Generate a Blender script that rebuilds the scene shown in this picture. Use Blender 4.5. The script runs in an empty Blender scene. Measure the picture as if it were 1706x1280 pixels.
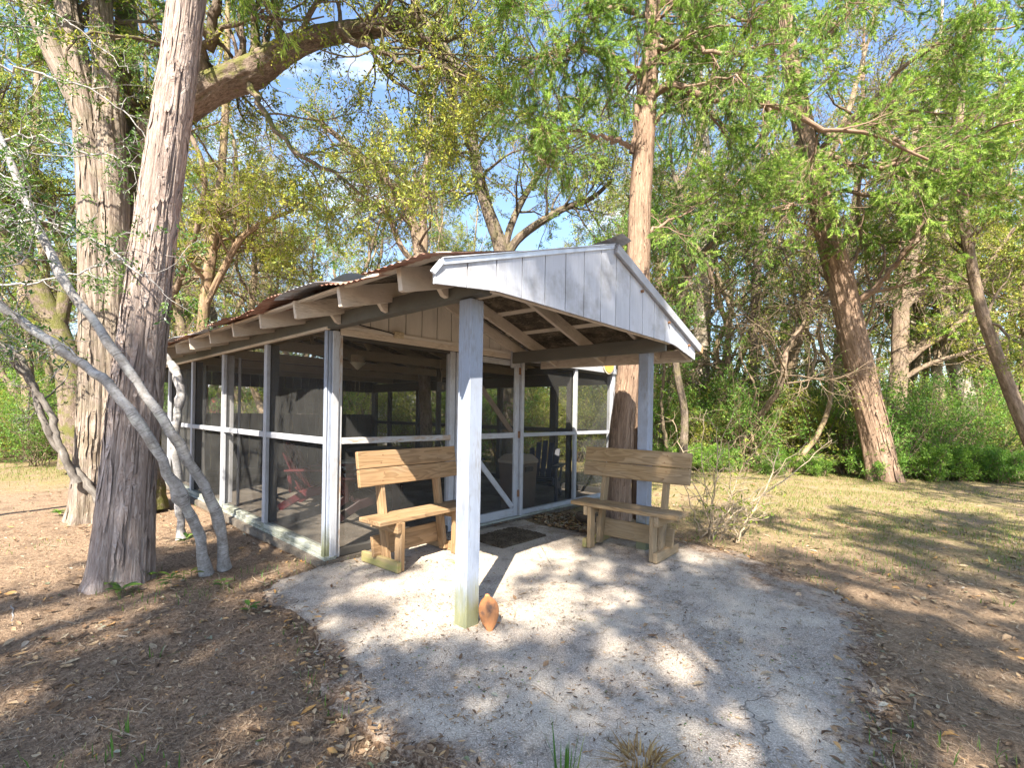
import bpy, math, random
import numpy as np
from mathutils import Matrix, Vector
sc = bpy.context.scene
col = sc.collection
rad = math.radians
SKY_S, SUN_S, EXPO = .105, 5.0, 1.98

# ---------------------------------------------------------------- camera frame (metres; x runs along the shelter's front wall, y along its left wall)
CF, CY, CYAW, CROLL = 777.467, 689.415, rad(42.611), rad(.953)
CAM = np.array([-1.959, -4.034, 1.35])
RV = np.array([math.sin(CYAW), -math.cos(CYAW), 0.0])
FV = np.array([math.cos(CYAW), math.sin(CYAW), 0.0])
UV = np.array([0, 0, 1.0])
def sight(px, py):
    a, b = px-853, py-640
    x = a*math.cos(CROLL)+b*math.sin(CROLL); y = -a*math.sin(CROLL)+b*math.cos(CROLL)
    return FV+RV*x/CF-UV*(y+640-CY)/CF
def at(px, py, D):          # the place seen at a photo pixel, D metres ahead
    return CAM+sight(px, py)*D
def onz(px, py, z=0.0):     # the place seen at a photo pixel, on a level
    d = sight(px, py); return CAM+d*(z-CAM[2])/d[2]

# ---------------------------------------------------------------- numpy noise
def _h(i, j, k, s):
    n = (i*374761393+j*668265263+k*2147483647+s*974711) & 0xffffffff
    n = ((n ^ (n >> 13))*1274126177) & 0xffffffff
    return ((n ^ (n >> 16)) & 0xffff)/65535.0
def vnoise(P, s=0):
    P = np.asarray(P, float); f = np.floor(P).astype(np.int64); t = P-f; t = t*t*(3-2*t)
    r = 0
    for a in (0, 1):
        for b in (0, 1):
            for c in (0, 1):
                w = (t[..., 0] if a else 1-t[..., 0])*(t[..., 1] if b else 1-t[..., 1])*(t[..., 2] if c else 1-t[..., 2])
                r = r+w*_h(f[..., 0]+a, f[..., 1]+b, f[..., 2]+c, s)
    return r*2-1

# ---------------------------------------------------------------- objects
def link(o, parent=None):
    col.objects.link(o)
    if parent is not None: o.parent = parent
    return o
def tag(o, label=None, cat=None, group=None, kind=None):
    for k, v in (('label', label), ('category', cat), ('group', group), ('kind', kind)):
        if v: o[k] = v
    return o
def empty(name, loc=(0, 0, 0), rz=0.0, label=None, cat=None, group=None):
    o = bpy.data.objects.new(name, None); link(o); o.location = tuple(loc); o.rotation_euler = (0, 0, rz); o.empty_display_size = .2
    return tag(o, label, cat, group)
def copy_tree(o, parent=None):
    c = o.copy(); col.objects.link(c); c.parent = parent
    for ch in list(o.children): copy_tree(ch, c)
    return c
def mesh_np(name, V, faces, mats=None, smooth=False, attrs=None):
    """faces: int array (n,3) or (n,4), or list of such arrays"""
    if isinstance(faces, np.ndarray): faces = [faces]
    faces = [np.asarray(f, np.int32) for f in faces if len(f)]
    me = bpy.data.meshes.new(name)
    V = np.asarray(V, np.float32).reshape(-1, 3)
    me.vertices.add(len(V)); me.vertices.foreach_set('co', V.ravel())
    tot = np.concatenate([np.full(len(f), f.shape[1], np.int32) for f in faces])
    li = np.concatenate([f.ravel() for f in faces])
    me.loops.add(len(li)); me.loops.foreach_set('vertex_index', li)
    me.polygons.add(len(tot))
    st = np.zeros(len(tot), np.int32); st[1:] = np.cumsum(tot)[:-1]
    me.polygons.foreach_set('loop_start', st)
    me.polygons.foreach_set('use_smooth', np.full(len(tot), bool(smooth)))
    for k, v in (attrs or {}).items():
        v = np.asarray(v, np.float32)
        if v.ndim == 2:
            a = me.attributes.new(k, 'FLOAT_VECTOR', 'POINT'); a.data.foreach_set('vector', v.ravel())
        else:
            a = me.attributes.new(k, 'FLOAT', 'POINT'); a.data.foreach_set('value', v.ravel())
    me.update(calc_edges=True)
    if mats is not None: me.materials.append(mats)
    return me
def obj_np(name, V, faces, mat, parent=None, smooth=False, attrs=None):
    o = bpy.data.objects.new(name, mesh_np(name, V, faces, mat, smooth, attrs))
    return link(o, parent)

RNG = np.random.default_rng(7)
class MB:
    """collects boards, boxes, prisms and tubes of ONE mesh; 'bc' = coordinates along the board for the grain"""
    def __init__(s): s.V = []; s.F3 = []; s.F4 = []; s.B = []; s.n = 0
    def add(s, V, F4=None, F3=None, B=None):
        V = np.asarray(V, float).reshape(-1, 3)
        s.V.append(V); s.B.append(V+RNG.uniform(-50, 50, 3) if B is None else np.asarray(B, float).reshape(-1, 3))
        if F4 is not None and len(F4): s.F4.append(np.asarray(F4, int)+s.n)
        if F3 is not None and len(F3): s.F3.append(np.asarray(F3, int)+s.n)
        s.n += len(V); return s
    def board(s, p0, p1, w, h, up=(0, 0, 1), c=.004, off=(0, 0)):
        """chamfered bar from p0 to p1; w across, h along 'up'"""
        p0, p1 = np.array(p0, float), np.array(p1, float); d = p1-p0; L = np.linalg.norm(d); d /= L
        u = np.array(up, float); u -= d*(u@d)
        if np.linalg.norm(u) < 1e-6: u = np.array([1.0, 0, 0]); u -= d*(u@d)
        u /= np.linalg.norm(u); r = np.cross(d, u)
        p0 = p0+r*off[0]+u*off[1]; p1 = p1+r*off[0]+u*off[1]
        c = min(c, w*.3, h*.3, L*.3); a, b = w/2, h/2
        ring = [(-a+c, -b), (a-c, -b), (a, -b+c), (a, b-c), (a-c, b), (-a+c, b), (-a, b-c), (-a, -b+c)]
        inner = [(x*(1-c/a), y*(1-c/b)) for x, y in ring]
        V = []; B = []; o = RNG.uniform(-50, 50, 3)
        for pts, t in ((inner, 0), (ring, c), (ring, L-c), (inner, L)):
            for x, y in pts: V.append(p0+d*t+r*x+u*y); B.append(np.array([t, x, y])+o)
        F = []
        for k in range(3):
            for i in range(8): j = (i+1) % 8; F.append((k*8+i, k*8+j, k*8+8+j, k*8+8+i))
        def cap(k, fl):
            q = [(0, 1, 2, 3), (0, 3, 4, 7), (7, 4, 5, 6)]
            return [tuple(k+i for i in (f[::-1] if fl else f)) for f in q]
        F += cap(0, True)+cap(24, False)
        return s.add(V, F, None, B)
    def box(s, lo, hi, c=.004):
        lo, hi = np.array(lo, float), np.array(hi, float); d = hi-lo; ax = int(np.argmax(d)); m = (lo+hi)/2
        p0, p1 = m.copy(), m.copy(); p0[ax] = lo[ax]; p1[ax] = hi[ax]
        if ax == 2: return s.board(p0, p1, d[0], d[1], (0, 1, 0), c)
        if ax == 0: return s.board(p0, p1, d[1], d[2], (0, 0, 1), c)
        return s.board(p0, p1, d[0], d[2], (0, 0, 1), c)
    def prism(s, pts, d):
        """polygon pts (n,3, planar, convex or fan-able) pushed along d"""
        pts = np.array(pts, float); n = len(pts); V = np.vstack([pts, pts+np.array(d, float)])
        F4 = [(i, (i+1) % n, n+(i+1) % n, n+i) for i in range(n)]
        F3 = [(0, i+1, i) for i in range(1, n-1)]+[(n, n+i, n+i+1) for i in range(1, n-1)]
        return s.add(V, F4, F3)
    def tube(s, pts, rs, k=10, cap=True):
        pts = np.array(pts, float); n = len(pts); rs = np.broadcast_to(np.asarray(rs, float), (n,))
        V, F = tubes(pts[None], rs[None], k)[:2]
        F3 = []
        if cap:
            V = np.vstack([V, pts[0], pts[-1]])
            F3 = [(n*k, (i+1) % k, i) for i in range(k)]+[(n*k+1, (n-1)*k+i, (n-1)*k+(i+1) % k) for i in range(k)]
        return s.add(V, F, F3)
    def lathe(s, prof, cen=(0, 0, 0), k=24, M=None):
        prof = np.array(prof, float); n = len(prof); th = np.arange(k)*2*math.pi/k
        V = np.stack([prof[:, :1]*np.cos(th), prof[:, :1]*np.sin(th), np.repeat(prof[:, 1:2], k, 1)], -1).reshape(-1, 3)
        if M is not None: V = V@np.array(M.to_3x3()).T
        V = V+np.array(cen, float)
        F = [(i*k+j, i*k+(j+1) % k, (i+1)*k+(j+1) % k, (i+1)*k+j) for i in range(n-1) for j in range(k)]
        return s.add(V, F)
    def build(s, name, mat, parent=None, smooth=False):
        F = []
        if s.F4: F.append(np.vstack(s.F4))
        if s.F3: F.append(np.vstack(s.F3))
        return obj_np(name, np.vstack(s.V), F, mat, parent, smooth, {'bc': np.vstack(s.B)})

def tubes(P, R, k=6):
    """P (N,n,3) polylines, R (N,n) radii -> verts, quads, bark coordinates"""
    N, n = P.shape[:2]
    T = np.gradient(P, axis=1); T /= np.linalg.norm(T, axis=2, keepdims=True)+1e-9
    m = T.mean(1); ref = np.where(np.abs(m[:, 2:3]) > .8, np.array([[1.0, 0, 0]]), np.array([[0, 0, 1.0]]))
    A = np.cross(T, ref[:, None, :]); A /= np.linalg.norm(A, axis=2, keepdims=True)+1e-9
    Bn = np.cross(T, A)
    th = np.arange(k)*2*math.pi/k
    c, s_ = np.cos(th), np.sin(th)
    off = A[:, :, None, :]*c[None, None, :, None]+Bn[:, :, None, :]*s_[None, None, :, None]
    V = (P[:, :, None, :]+off*R[:, :, None, None]).reshape(-1, 3)
    L = np.concatenate([np.zeros((N, 1)), np.cumsum(np.linalg.norm(np.diff(P, axis=1), axis=2), 1)], 1)
    bc = np.stack([R[:, :, None]*c, R[:, :, None]*s_, np.repeat(L[:, :, None], k, 2)], -1)
    bc = bc+np.arange(N)[:, None, None, None]*1.37
    i = np.arange(k); j = (i+1) % k
    ring = np.stack([i, j, j+k, i+k], 1)
    F = (np.arange(N)[:, None, None, None]*n*k+np.arange(n-1)[None, :, None, None]*k+ring[None, None]).reshape(-1, 4)
    return V, F, bc.reshape(-1, 3)

def spline(pts, n):
    """Catmull-Rom through pts (m,d) -> (n,d)"""
    p = np.array(pts, float); p = np.vstack([2*p[0]-p[1], p, 2*p[-1]-p[-2]]); m = len(p)-3
    t = np.linspace(0, m-1e-6, n); i = t.astype(int); f = (t-i)[:, None]
    a, b, c, d = p[i], p[i+1], p[i+2], p[i+3]
    return .5*(2*b+(c-a)*f+(2*a-5*b+4*c-d)*f**2+(3*b-a-3*c+d)*f**3)

# ---------------------------------------------------------------- materials
class NT:
    def __init__(s, name):
        s.m = bpy.data.materials.new(name); s.m.use_nodes = True; s.nt = s.m.node_tree; s.nt.nodes.clear()
    def n(s, t, ins=None, **props):
        nd = s.nt.nodes.new('ShaderNode'+t)
        for k, v in props.items(): setattr(nd, k, v)
        for k, v in (ins or {}).items(): s.set(nd.inputs[k], v)
        return nd
    def set(s, sock, v):
        if isinstance(v, bpy.types.NodeSocket): s.nt.links.new(v, sock)
        elif isinstance(v, bpy.types.Node): s.nt.links.new(v.outputs[0], sock)
        else:
            if sock.type == 'RGBA' and len(v) == 3: v = (*v, 1)
            sock.default_value = v
    def attr(s, name): return s.n('Attribute', attribute_name=name)
    def mul(s, v, k):   # vector scale per axis
        return s.n('VectorMath', {0: v, 1: k}, operation='MULTIPLY').outputs[0]
    def noise(s, v, scale=1.0, detail=4, rough=.55, dist=0.0):
        return s.n('TexNoise', {'Vector': v, 'Scale': scale, 'Detail': detail, 'Roughness': rough, 'Distortion': dist}).outputs['Fac']
    def ramp(s, f, stops, interp='LINEAR'):
        nd = s.n('ValToRGB', {'Fac': f}); cr = nd.color_ramp; cr.interpolation = interp
        while len(cr.elements) < len(stops): cr.elements.new(.5)
        for e, (p, c) in zip(cr.elements, stops):
            e.position = p; e.color = (c, c, c, 1) if isinstance(c, (int, float)) else (*c, 1)
        return nd.outputs[0]
    def mix(s, f, a, b, blend='MIX'):
        nd = s.n('Mix', data_type='RGBA', blend_type=blend)
        s.set(nd.inputs[0], f); s.set(nd.inputs[6], a); s.set(nd.inputs[7], b)
        return nd.outputs[2]
    def math(s, op, a, b=0.0, c=0.0):
        return s.n('Math', {0: a, 1: b, 2: c}, operation=op).outputs[0]
    def step(s, f, a, b):
        return s.n('MapRange', {0: f, 1: a, 2: b, 3: 0.0, 4: 1.0}, clamp=True).outputs[0]
    def bump(s, h, strength=.3, dist=.01):
        return s.n('Bump', {'Height': h, 'Strength': strength, 'Distance': dist}).outputs[0]
    def out(s, sh):
        o = s.n('OutputMaterial'); s.set(o.inputs[0], sh); return s.m
    def bsdf(s, colr, rough=.8, normal=None, metal=0.0, spec=.3, **kw):
        ins = {'Base Color': colr, 'Roughness': rough, 'Metallic': metal, 'Specular IOR Level': spec}
        if normal is not None: ins['Normal'] = normal
        ins.update(kw)
        return s.n('BsdfPrincipled', ins).outputs[0]
def pos(t): return t.n('NewGeometry').outputs['Position']
def tcobj(t): return t.n('TexCoord').outputs['Object']

def mat_paint(name, base, worn=.35, wood=(.20, .165, .135), dirt=0.0, green=False, rough=.65):
    """old house paint on wood: grain, hairline cracks, worn-through patches, grime"""
    t = NT(name); b = t.attr('bc').outputs['Vector']
    grain = t.noise(t.mul(b, (3, 90, 90)), 1, 3, .6)
    blot = t.noise(t.mul(b, (2.5, 8, 8)), 1, 5, .65)
    fine = t.noise(t.mul(b, (14, 160, 160)), 1, 2, .5)
    c = t.mix(t.step(blot, .3, .75), tuple(x*.84 for x in base), tuple(min(1, x*1.06) for x in base))
    c = t.mix(t.math('MULTIPLY', t.step(grain, .5, .8), .32), c, tuple(x*.55 for x in base))
    wm = t.math('MULTIPLY', t.step(t.math('ADD', t.math('MULTIPLY', blot, .6), t.math('MULTIPLY', fine, .45)), .62-.14*worn, .66-.1*worn), worn)
    c = t.mix(wm, c, t.mix(grain, tuple(x*.5 for x in wood), tuple(x*1.3 for x in wood)))
    if dirt:
        pn = t.noise(pos(t), 3.0, 6, .7)
        c = t.mix(t.math('MULTIPLY', t.step(pn, .5, .72), dirt), c, (.16, .14, .115))
    if green:
        z = t.n('SeparateXYZ', {0: pos(t)}).outputs[2]
        gm = t.math('MULTIPLY', t.step(t.math('ADD', z, t.math('MULTIPLY', t.noise(t.mul(pos(t), (30, 30, 6)), 1, 4), .35)), .52, .28), .8)
        c = t.mix(gm, c, t.mix(fine, (.10, .11, .02), (.24, .23, .09)))
    return t.out(t.bsdf(c, rough, t.bump(t.math('ADD', grain, t.math('MULTIPLY', wm, .6)), .35, .003)))
def mat_wood(name, light, dark, grey=.0, rings=True, scale=1.0):
    t = NT(name); b = t.attr('bc').outputs['Vector']
    bb = t.mul(b, (1.1*scale, 9*scale, 9*scale))
    warp = t.noise(bb, 1.3, 2, .4)
    fr = t.math('FRACT', t.math('MULTIPLY', t.math('ADD', warp, t.math('MULTIPLY', t.n('SeparateXYZ', {0: bb}).outputs[1], .25)), 9.0))
    ring = t.ramp(fr, [(0, .15), (.35, .35), (.8, .95), (.93, 1.0), (1, .15)])
    fib = t.noise(t.mul(b, (6, 260, 260)), 1, 3, .6)
    c = t.mix(t.math('MULTIPLY', ring, .75 if rings else .3), light, dark)
    c = t.mix(t.math('MULTIPLY', t.step(fib, .45, .75), .3), c, tuple(x*.5 for x in dark))
    if grey:
        g = t.step(t.noise(t.mul(b, (1.6, 7, 7)), 1, 4, .6), .6-.35*grey, .75)
        c = t.mix(t.math('MULTIPLY', g, grey), c, t.mix(ring, (.36, .32, .26), (.22, .19, .155)))
    blot = t.noise(t.mul(b, (3, 12, 12)), 1, 4, .6)
    c = t.mix(t.math('MULTIPLY', t.step(blot, .56, .75), .35), c, tuple(x*.45 for x in dark))
    return t.out(t.bsdf(c, .75, t.bump(t.math('ADD', fib, t.math('MULTIPLY', ring, .5)), .3, .002), spec=.25))
def mat_plain(name, base, rough=.6, var=.2, scale=8.0, metal=0.0, bump=.1, spec=.3):
    t = NT(name); p = tcobj(t); n = t.noise(p, scale, 5, .6)
    c = t.mix(t.step(n, .3, .7), tuple(x*(1-var) for x in base), tuple(min(1, x*(1+var)) for x in base))
    return t.out(t.bsdf(c, rough, t.bump(n, bump, .004), metal, spec))
def mat_screen():
    t = NT('insect_screen'); p = pos(t)
    n = t.noise(t.mul(p, (1.2, 1.2, 2.5)), 1, 4, .65)
    d = t.bsdf(t.mix(n, (.05, .05, .055), (.11, .11, .105)), .8, spec=.1)
    tr = t.n('BsdfTransparent', {'Color': (.92, .92, .92)}).outputs[0]
    f = t.math('MULTIPLY_ADD', t.step(n, .35, .75), .14, .25)
    return t.out(t.n('MixShader', {0: f, 1: tr, 2: d}).outputs[0])
def mat_bark(name, light, mid, dark, kx=26.0, kz=2.2, bump=.9, moss=0.0, pale=0.0, dist=.02, objvar=0.0):
    t = NT(name); b = t.attr('bc').outputs['Vector']
    f1 = t.noise(t.mul(b, (kx, kx, kz)), 1, 5, .62, .4)
    f2 = t.noise(t.mul(b, (kx*3.5, kx*3.5, kz*2.5)), 1, 3, .6)
    big = t.noise(b, 1.7, 4, .6)
    f3 = t.noise(t.mul(b, (kx*.45, kx*.45, kz*.35)), 1, 3, .5, .6)
    h = t.math('ADD', t.math('ADD', t.math('MULTIPLY', f1, .55), t.math('MULTIPLY', f2, .42)), t.math('MULTIPLY', f3, .16))
    c = t.ramp(h, [(.33, dark), (.5, mid), (.68, light)])
    c = t.mix(t.math('MULTIPLY', t.step(big, .45, .7), .5), c, tuple(x*.6 for x in mid))
    if pale:
        pm = t.math('MULTIPLY', t.step(t.noise(t.mul(b, (9, 9, 5)), 1, 4, .6), .48, .6), pale)
        c = t.mix(pm, c, (.5, .49, .47))
    if moss:
        p = pos(t)
        nz = t.n('SeparateXYZ', {0: t.n('NewGeometry').outputs['Normal']}).outputs[2]
        mm = t.math('MULTIPLY', t.step(t.math('ADD', t.noise(p, 5, 4, .7), t.math('MULTIPLY', nz, .18)), .46, .6), moss)
        c = t.mix(mm, c, t.mix(f2, (.05, .06, .012), (.19, .19, .05)))
    if objvar:
        r = t.n('ObjectInfo').outputs['Random']
        c = t.mix(1.0, c, t.ramp(r, [(0, (.6, .56, .52)), (.5, (.9, .87, .82)), (1, (1.15, 1.05, .95))]), 'MULTIPLY')
    return t.out(t.bsdf(c, .9, t.bump(h, bump, dist), spec=.15))
def mat_leaf(name, stops, trans=.35, objvar=.25, gloss=.35, rough=.5):
    """stops: colours along the per-leaf random tint"""
    t = NT(name); a = t.attr('tint').outputs['Fac']
    c = t.ramp(a, stops)
    if objvar:
        r = t.n('ObjectInfo').outputs['Random']
        c = t.mix(objvar, c, t.mix(1.0, c, t.ramp(r, [(0, (.55, .75, .55)), (.35, (1.0, 1.0, 1.0)), (.7, (1.5, 1.25, .8)), (1, (.8, .9, .9))]), 'MULTIPLY'))
    d = t.bsdf(c, rough, spec=gloss)
    tl = t.n('BsdfTranslucent', {'Color': t.mix(1.0, c, (1.35, 1.35, .8), 'MULTIPLY')}).outputs[0]
    return t.out(t.n('MixShader', {0: trans, 1: d, 2: tl}).outputs[0])
# ================================================================ materials in use
PW = mat_paint('white_house_paint', (.40, .415, .46), .42, wood=(.22, .20, .18), dirt=.4)
PG = mat_paint('gable_paint', (.51, .53, .60), .15, dirt=.55)
PC = mat_paint('cream_wall_paint', (.60, .56, .51), .12, dirt=.15)
PP = mat_paint('post_paint', (.28, .32, .41), .5, wood=(.19, .185, .18), dirt=.35, green=True)  # base darkened so that shade on the posts is in the colour
PR = mat_paint('rail_paint', (.46, .47, .50), .75, wood=(.34, .22, .12))
PB = mat_paint('beam_paint', (.115, .115, .105), .3, wood=(.13, .11, .09), dirt=.35)  # dark paint, base darkened further to put the eave's shade into the colour
PT = mat_paint('rafter_paint', (.60, .53, .455), .4, wood=(.22, .16, .11), dirt=.3)
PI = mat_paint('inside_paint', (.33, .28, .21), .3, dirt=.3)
PS = mat_paint('sill_paint', (.34, .36, .33), .8, wood=(.16, .17, .12), dirt=.6)
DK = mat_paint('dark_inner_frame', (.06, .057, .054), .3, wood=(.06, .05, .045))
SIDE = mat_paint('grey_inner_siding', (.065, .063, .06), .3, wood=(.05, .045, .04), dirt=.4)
GREYB = mat_paint('grey_board', (.42, .42, .45), .4, dirt=.3)
BRACE = mat_wood('weathered_brace', (.30, .22, .16), (.15, .11, .08), .5, False)
def m_rust():
    t = NT('rusty_roof_metal'); p = pos(t)
    n = t.noise(p, 3.2, 6, .65); f = t.noise(t.mul(p, (4, 14, 4)), 2, 5, .7)
    c = t.ramp(t.math('ADD', t.math('MULTIPLY', n, .6), t.math('MULTIPLY', f, .4)), [(.3, (.16, .06, .035)), (.44, (.30, .15, .11)), (.56, (.44, .27, .21)), (.7, (.42, .38, .36))])
    return t.out(t.bsdf(c, .75, t.bump(f, .3, .004), .15))
def m_galv():
    t = NT('galvanised_roof_metal'); p = pos(t)
    n = t.noise(p, 4.0, 6, .65); f = t.noise(t.mul(p, (5, 16, 5)), 3, 5, .7)
    c = t.mix(t.step(f, .3, .7), (.36, .38, .42), (.60, .62, .67))
    c = t.mix(t.math('MULTIPLY', t.step(n, .52, .64), .85), c, (.27, .13, .085))
    return t.out(t.bsdf(c, .5, t.bump(f, .2, .003), .5))
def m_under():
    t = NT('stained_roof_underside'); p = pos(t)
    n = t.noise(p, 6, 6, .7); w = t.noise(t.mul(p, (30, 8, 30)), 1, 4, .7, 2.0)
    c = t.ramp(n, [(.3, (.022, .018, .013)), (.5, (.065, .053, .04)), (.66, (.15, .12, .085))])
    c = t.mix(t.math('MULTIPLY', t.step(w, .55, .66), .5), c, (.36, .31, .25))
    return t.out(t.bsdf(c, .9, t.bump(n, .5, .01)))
RUST, GALV, UNDER = m_rust(), m_galv(), m_under()
DRIP = mat_plain('pale_drip_edge', (.62, .66, .74), .4, .15, 9, .3)
SCR = mat_screen()
def m_conc(name, base, dirt, edge=False):
    t = NT(name); p = pos(t)
    big = t.noise(p, 1.1, 5, .6); mid = t.noise(p, 6, 7, .7); grit = t.noise(p, 130, 3, .75); spk = t.noise(p, 55, 4, .75)
    v = t.n('TexVoronoi', {'Vector': p, 'Scale': 120.0}, feature='F1').outputs['Distance']
    c = t.mix(t.step(big, .32, .68), tuple(x*.58 for x in base), base)
    c = t.mix(t.math('MULTIPLY', t.step(mid, .46, .66), .65), c, tuple(x*.42 for x in base))
    c = t.mix(t.math('MULTIPLY', t.step(grit, .50, .64), .7), c, tuple(min(1, x*1.6) for x in base))
    c = t.mix(t.math('MULTIPLY', t.step(spk, .53, .66), .75), c, (.10, .085, .075))
    c = t.mix(t.math('MULTIPLY', t.step(v, .28, .12), .5), c, (.60, .56, .52))
    sand = t.step(t.noise(p, 2.1, 5, .6), .46, .6)
    c = t.mix(t.math('MULTIPLY', sand, dirt), c, t.mix(t.step(grit, .35, .65), (.37, .315, .255), (.72, .64, .54)))
    stain = t.step(t.noise(p, 4.7, 7, .78), .55, .66)
    c = t.mix(t.math('MULTIPLY', stain, .72), c, (.11, .088, .065))
    ck = t.n('TexVoronoi', {'Vector': t.n('VectorMath', {0: p, 1: t.n('TexNoise', {'Vector': p, 'Scale': 3.0, 'Detail': 4}).outputs['Color']}, operation='ADD').outputs[0], 'Scale': .42}, feature='DISTANCE_TO_EDGE').outputs['Distance']
    crack = t.math('MULTIPLY', t.math('MULTIPLY', t.step(ck, .004, .001), t.step(big, .48, .6)), .6)
    c = t.mix(crack, c, (.05, .045, .04))
    if edge:
        ea = t.attr('edge').outputs['Fac']
        em = t.step(t.math('ADD', ea, t.math('ADD', t.math('MULTIPLY_ADD', mid, .7, t.math('MULTIPLY', spk, .3)), t.math('MULTIPLY', big, .7))), 1.05, .86)
        c = t.mix(em, c, t.ramp(spk, [(.35, (.07, .045, .03)), (.5, (.19, .125, .085)), (.66, (.42, .32, .23))]))
    h = t.math('ADD', t.math('MULTIPLY', grit, .4), t.math('MULTIPLY', t.math('ADD', mid, t.math('ADD', t.math('MULTIPLY', v, .5), spk)), .6))
    return t.out(t.bsdf(c, .92, t.bump(t.math('SUBTRACT', h, crack), .9, .012), spec=.15))
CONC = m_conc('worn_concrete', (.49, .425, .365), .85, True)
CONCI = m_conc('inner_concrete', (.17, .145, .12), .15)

# ================================================================ the screened shelter: one thing, its members are the parts
SH = empty('screened_shelter', (0, 0, 0), 0, 'old white screened shelter with a rusty metal roof and an open porch gable', 'screened shelter')
W, D = 5.0, 7.5
def sag(y): return -.03*min(1, max(0, -y/2))
PL, PRr = .275, .335
def zleft(x, y): return 2.075+sag(y)+PL*(x+.42)        # underside of the left slope's rafters
XR = 1.27
def zrp(x, y): return zleft(XR, y)-PRr*(x-XR)           # porch right slope
def zrm(x): return zleft(2.5, 0)-PL*(x-2.5)             # main right slope
def one(name, mat, fn, parent=SH):
    m = MB(); fn(m); return m.build(name, mat, parent)
# floor
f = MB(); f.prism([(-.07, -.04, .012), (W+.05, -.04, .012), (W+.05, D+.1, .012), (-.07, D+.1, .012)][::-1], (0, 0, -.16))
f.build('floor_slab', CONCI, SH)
# left wall
one('sill', PS, lambda m: m.board((.045, .1, .062), (.045, D-.1, .062), .09, .05))
one('sill', PS, lambda m: m.board((.035, -.03, .022), (.035, D-.05, .022), .11, .028))
for y in (1.5, 3.0, 4.5, 6.0):
    one('mullion', PW, lambda m: m.board((.022, y, .088), (.022, y, 2.072), .042, .085, (0, 1, 0)))
    one('stud', DK if y != 3.0 else GREYB, lambda m: m.board((.095, y+.02, .088), (.095, y+.02, 2.072), .09, .10 if y != 3.0 else .06, (0, 1, 0)))
for a, b in ((.1, 1.455), (1.545, 2.955), (3.045, 4.455), (4.545, 5.955), (6.045, 7.4)):
    one('rail', PW, lambda m: m.board((.024, a, 1.073), (.024, b, 1.073), .036, .062))
    s = MB(); s.add([(.05, a, .09), (.05, b, .09), (.05, b, 1.04), (.05, a, 1.04)], [(0, 1, 2, 3)]); s.build('screen', SCR, SH)
    s = MB(); s.add([(.05, a, 1.106), (.05, b, 1.106), (.05, b, 2.07), (.05, a, 2.07)], [(0, 1, 2, 3)]); s.build('screen', SCR, SH)
# grey boards just inside the left wall
one('inner_board', GREYB, lambda m: m.board((.26, 3.16, .014), (.26, 3.16, 2.06), .03, .20, (.35, 1, 0)))
# top beam of the left wall runs on to the porch post
def beam_left(m):
    m.prism([(-.025, 7.62, 2.10), (-.025, -1.99, 2.075), (-.025, -2.07, 2.16), (-.025, -2.07, 2.19), (-.025, 7.62, 2.215)], (.085, 0, 0))
one('top_beam', PB, beam_left)
one('beam_trim', PT, lambda m: m.board((-.012, 7.6, 2.086), (-.012, -.02, 2.086), .034, .028))
# corner post: a post with its trim boards
def corner(m):
    m.board((.05, .05, .0), (.05, .05, 2.073), .085, .085, (0, 1, 0))
one('corner_post', PP, corner)
one('corner_trim', PW, lambda m: m.board((.063, -.010, .012), (.063, -.010, 2.072), .062, .018, (0, 1, 0)))
one('corner_trim', PP, lambda m: m.board((-.006, .036, .03), (-.006, .036, 2.072), .016, .05, (0, 1, 0)))
one('jamb', PR, lambda m: m.board((.117, .03, .012), (.117, .03, 2.04), .036, .06, (0, 1, 0)))
# front wall
one('header', PT, lambda m: m.board((.10, -.012, 2.07), (2.60, -.012, 2.07), .022, .062))
one('header', PW, lambda m: m.board((2.60, -.012, 2.078), (W, -.012, 2.078), .022, .085))
one('header_beam', DK, lambda m: m.board((.14, .06, 2.06), (W-.1, .06, 2.06), .09, .10))
one('post', PW, lambda m: m.board((1.448, .04, .012), (1.448, .04, 2.035), .075, .08, (0, 1, 0)))
one('post', PW, lambda m: m.board((2.592, .0, .012), (2.592, .0, 2.035), .05, .10, (0, 1, 0)))
one('post', PW, lambda m: m.board((3.86, .02, .085), (3.86, .02, 2.035), .065, .045, (0, 1, 0)))
one('stud', DK, lambda m: m.board((3.80, .085, .085), (3.80, .085, 2.0), .05, .08, (0, 1, 0)))
one('post', PW, lambda m: m.board((W-.05, .05, .0), (W-.05, .05, 2.035), .1, .1, (0, 1, 0)))
one('rail', PR, lambda m: m.board((.137, .0, 1.073), (1.408, .0, 1.073), .05, .058))
one('rail', PW, lambda m: m.board((2.62, .012, 1.073), (3.825, .012, 1.073), .036, .05))
one('rail', PW, lambda m: m.board((3.895, .012, 1.073), (W-.1, .012, 1.073), .036, .05))
one('sill', DK, lambda m: m.board((.137, .03, .05), (1.408, .03, .05), .06, .07))
one('sill', PW, lambda m: m.board((2.62, .01, .052), (W-.1, .01, .052), .06, .066))
one('sill', PS, lambda m: m.board((1.49, -.02, .024), (W-.02, -.02, .024), .10, .022))
for a, b in ((.137, 1.408), (2.62, 3.825), (3.895, W-.1)):
    for z0, z1 in ((.085, 1.045), (1.10, 2.03)):
        s = MB(); s.add([(a, .045, z0), (b, .045, z0), (b, .045, z1), (a, .045, z1)], [(0, 1, 2, 3)]); s.build('screen', SCR, SH)
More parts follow.
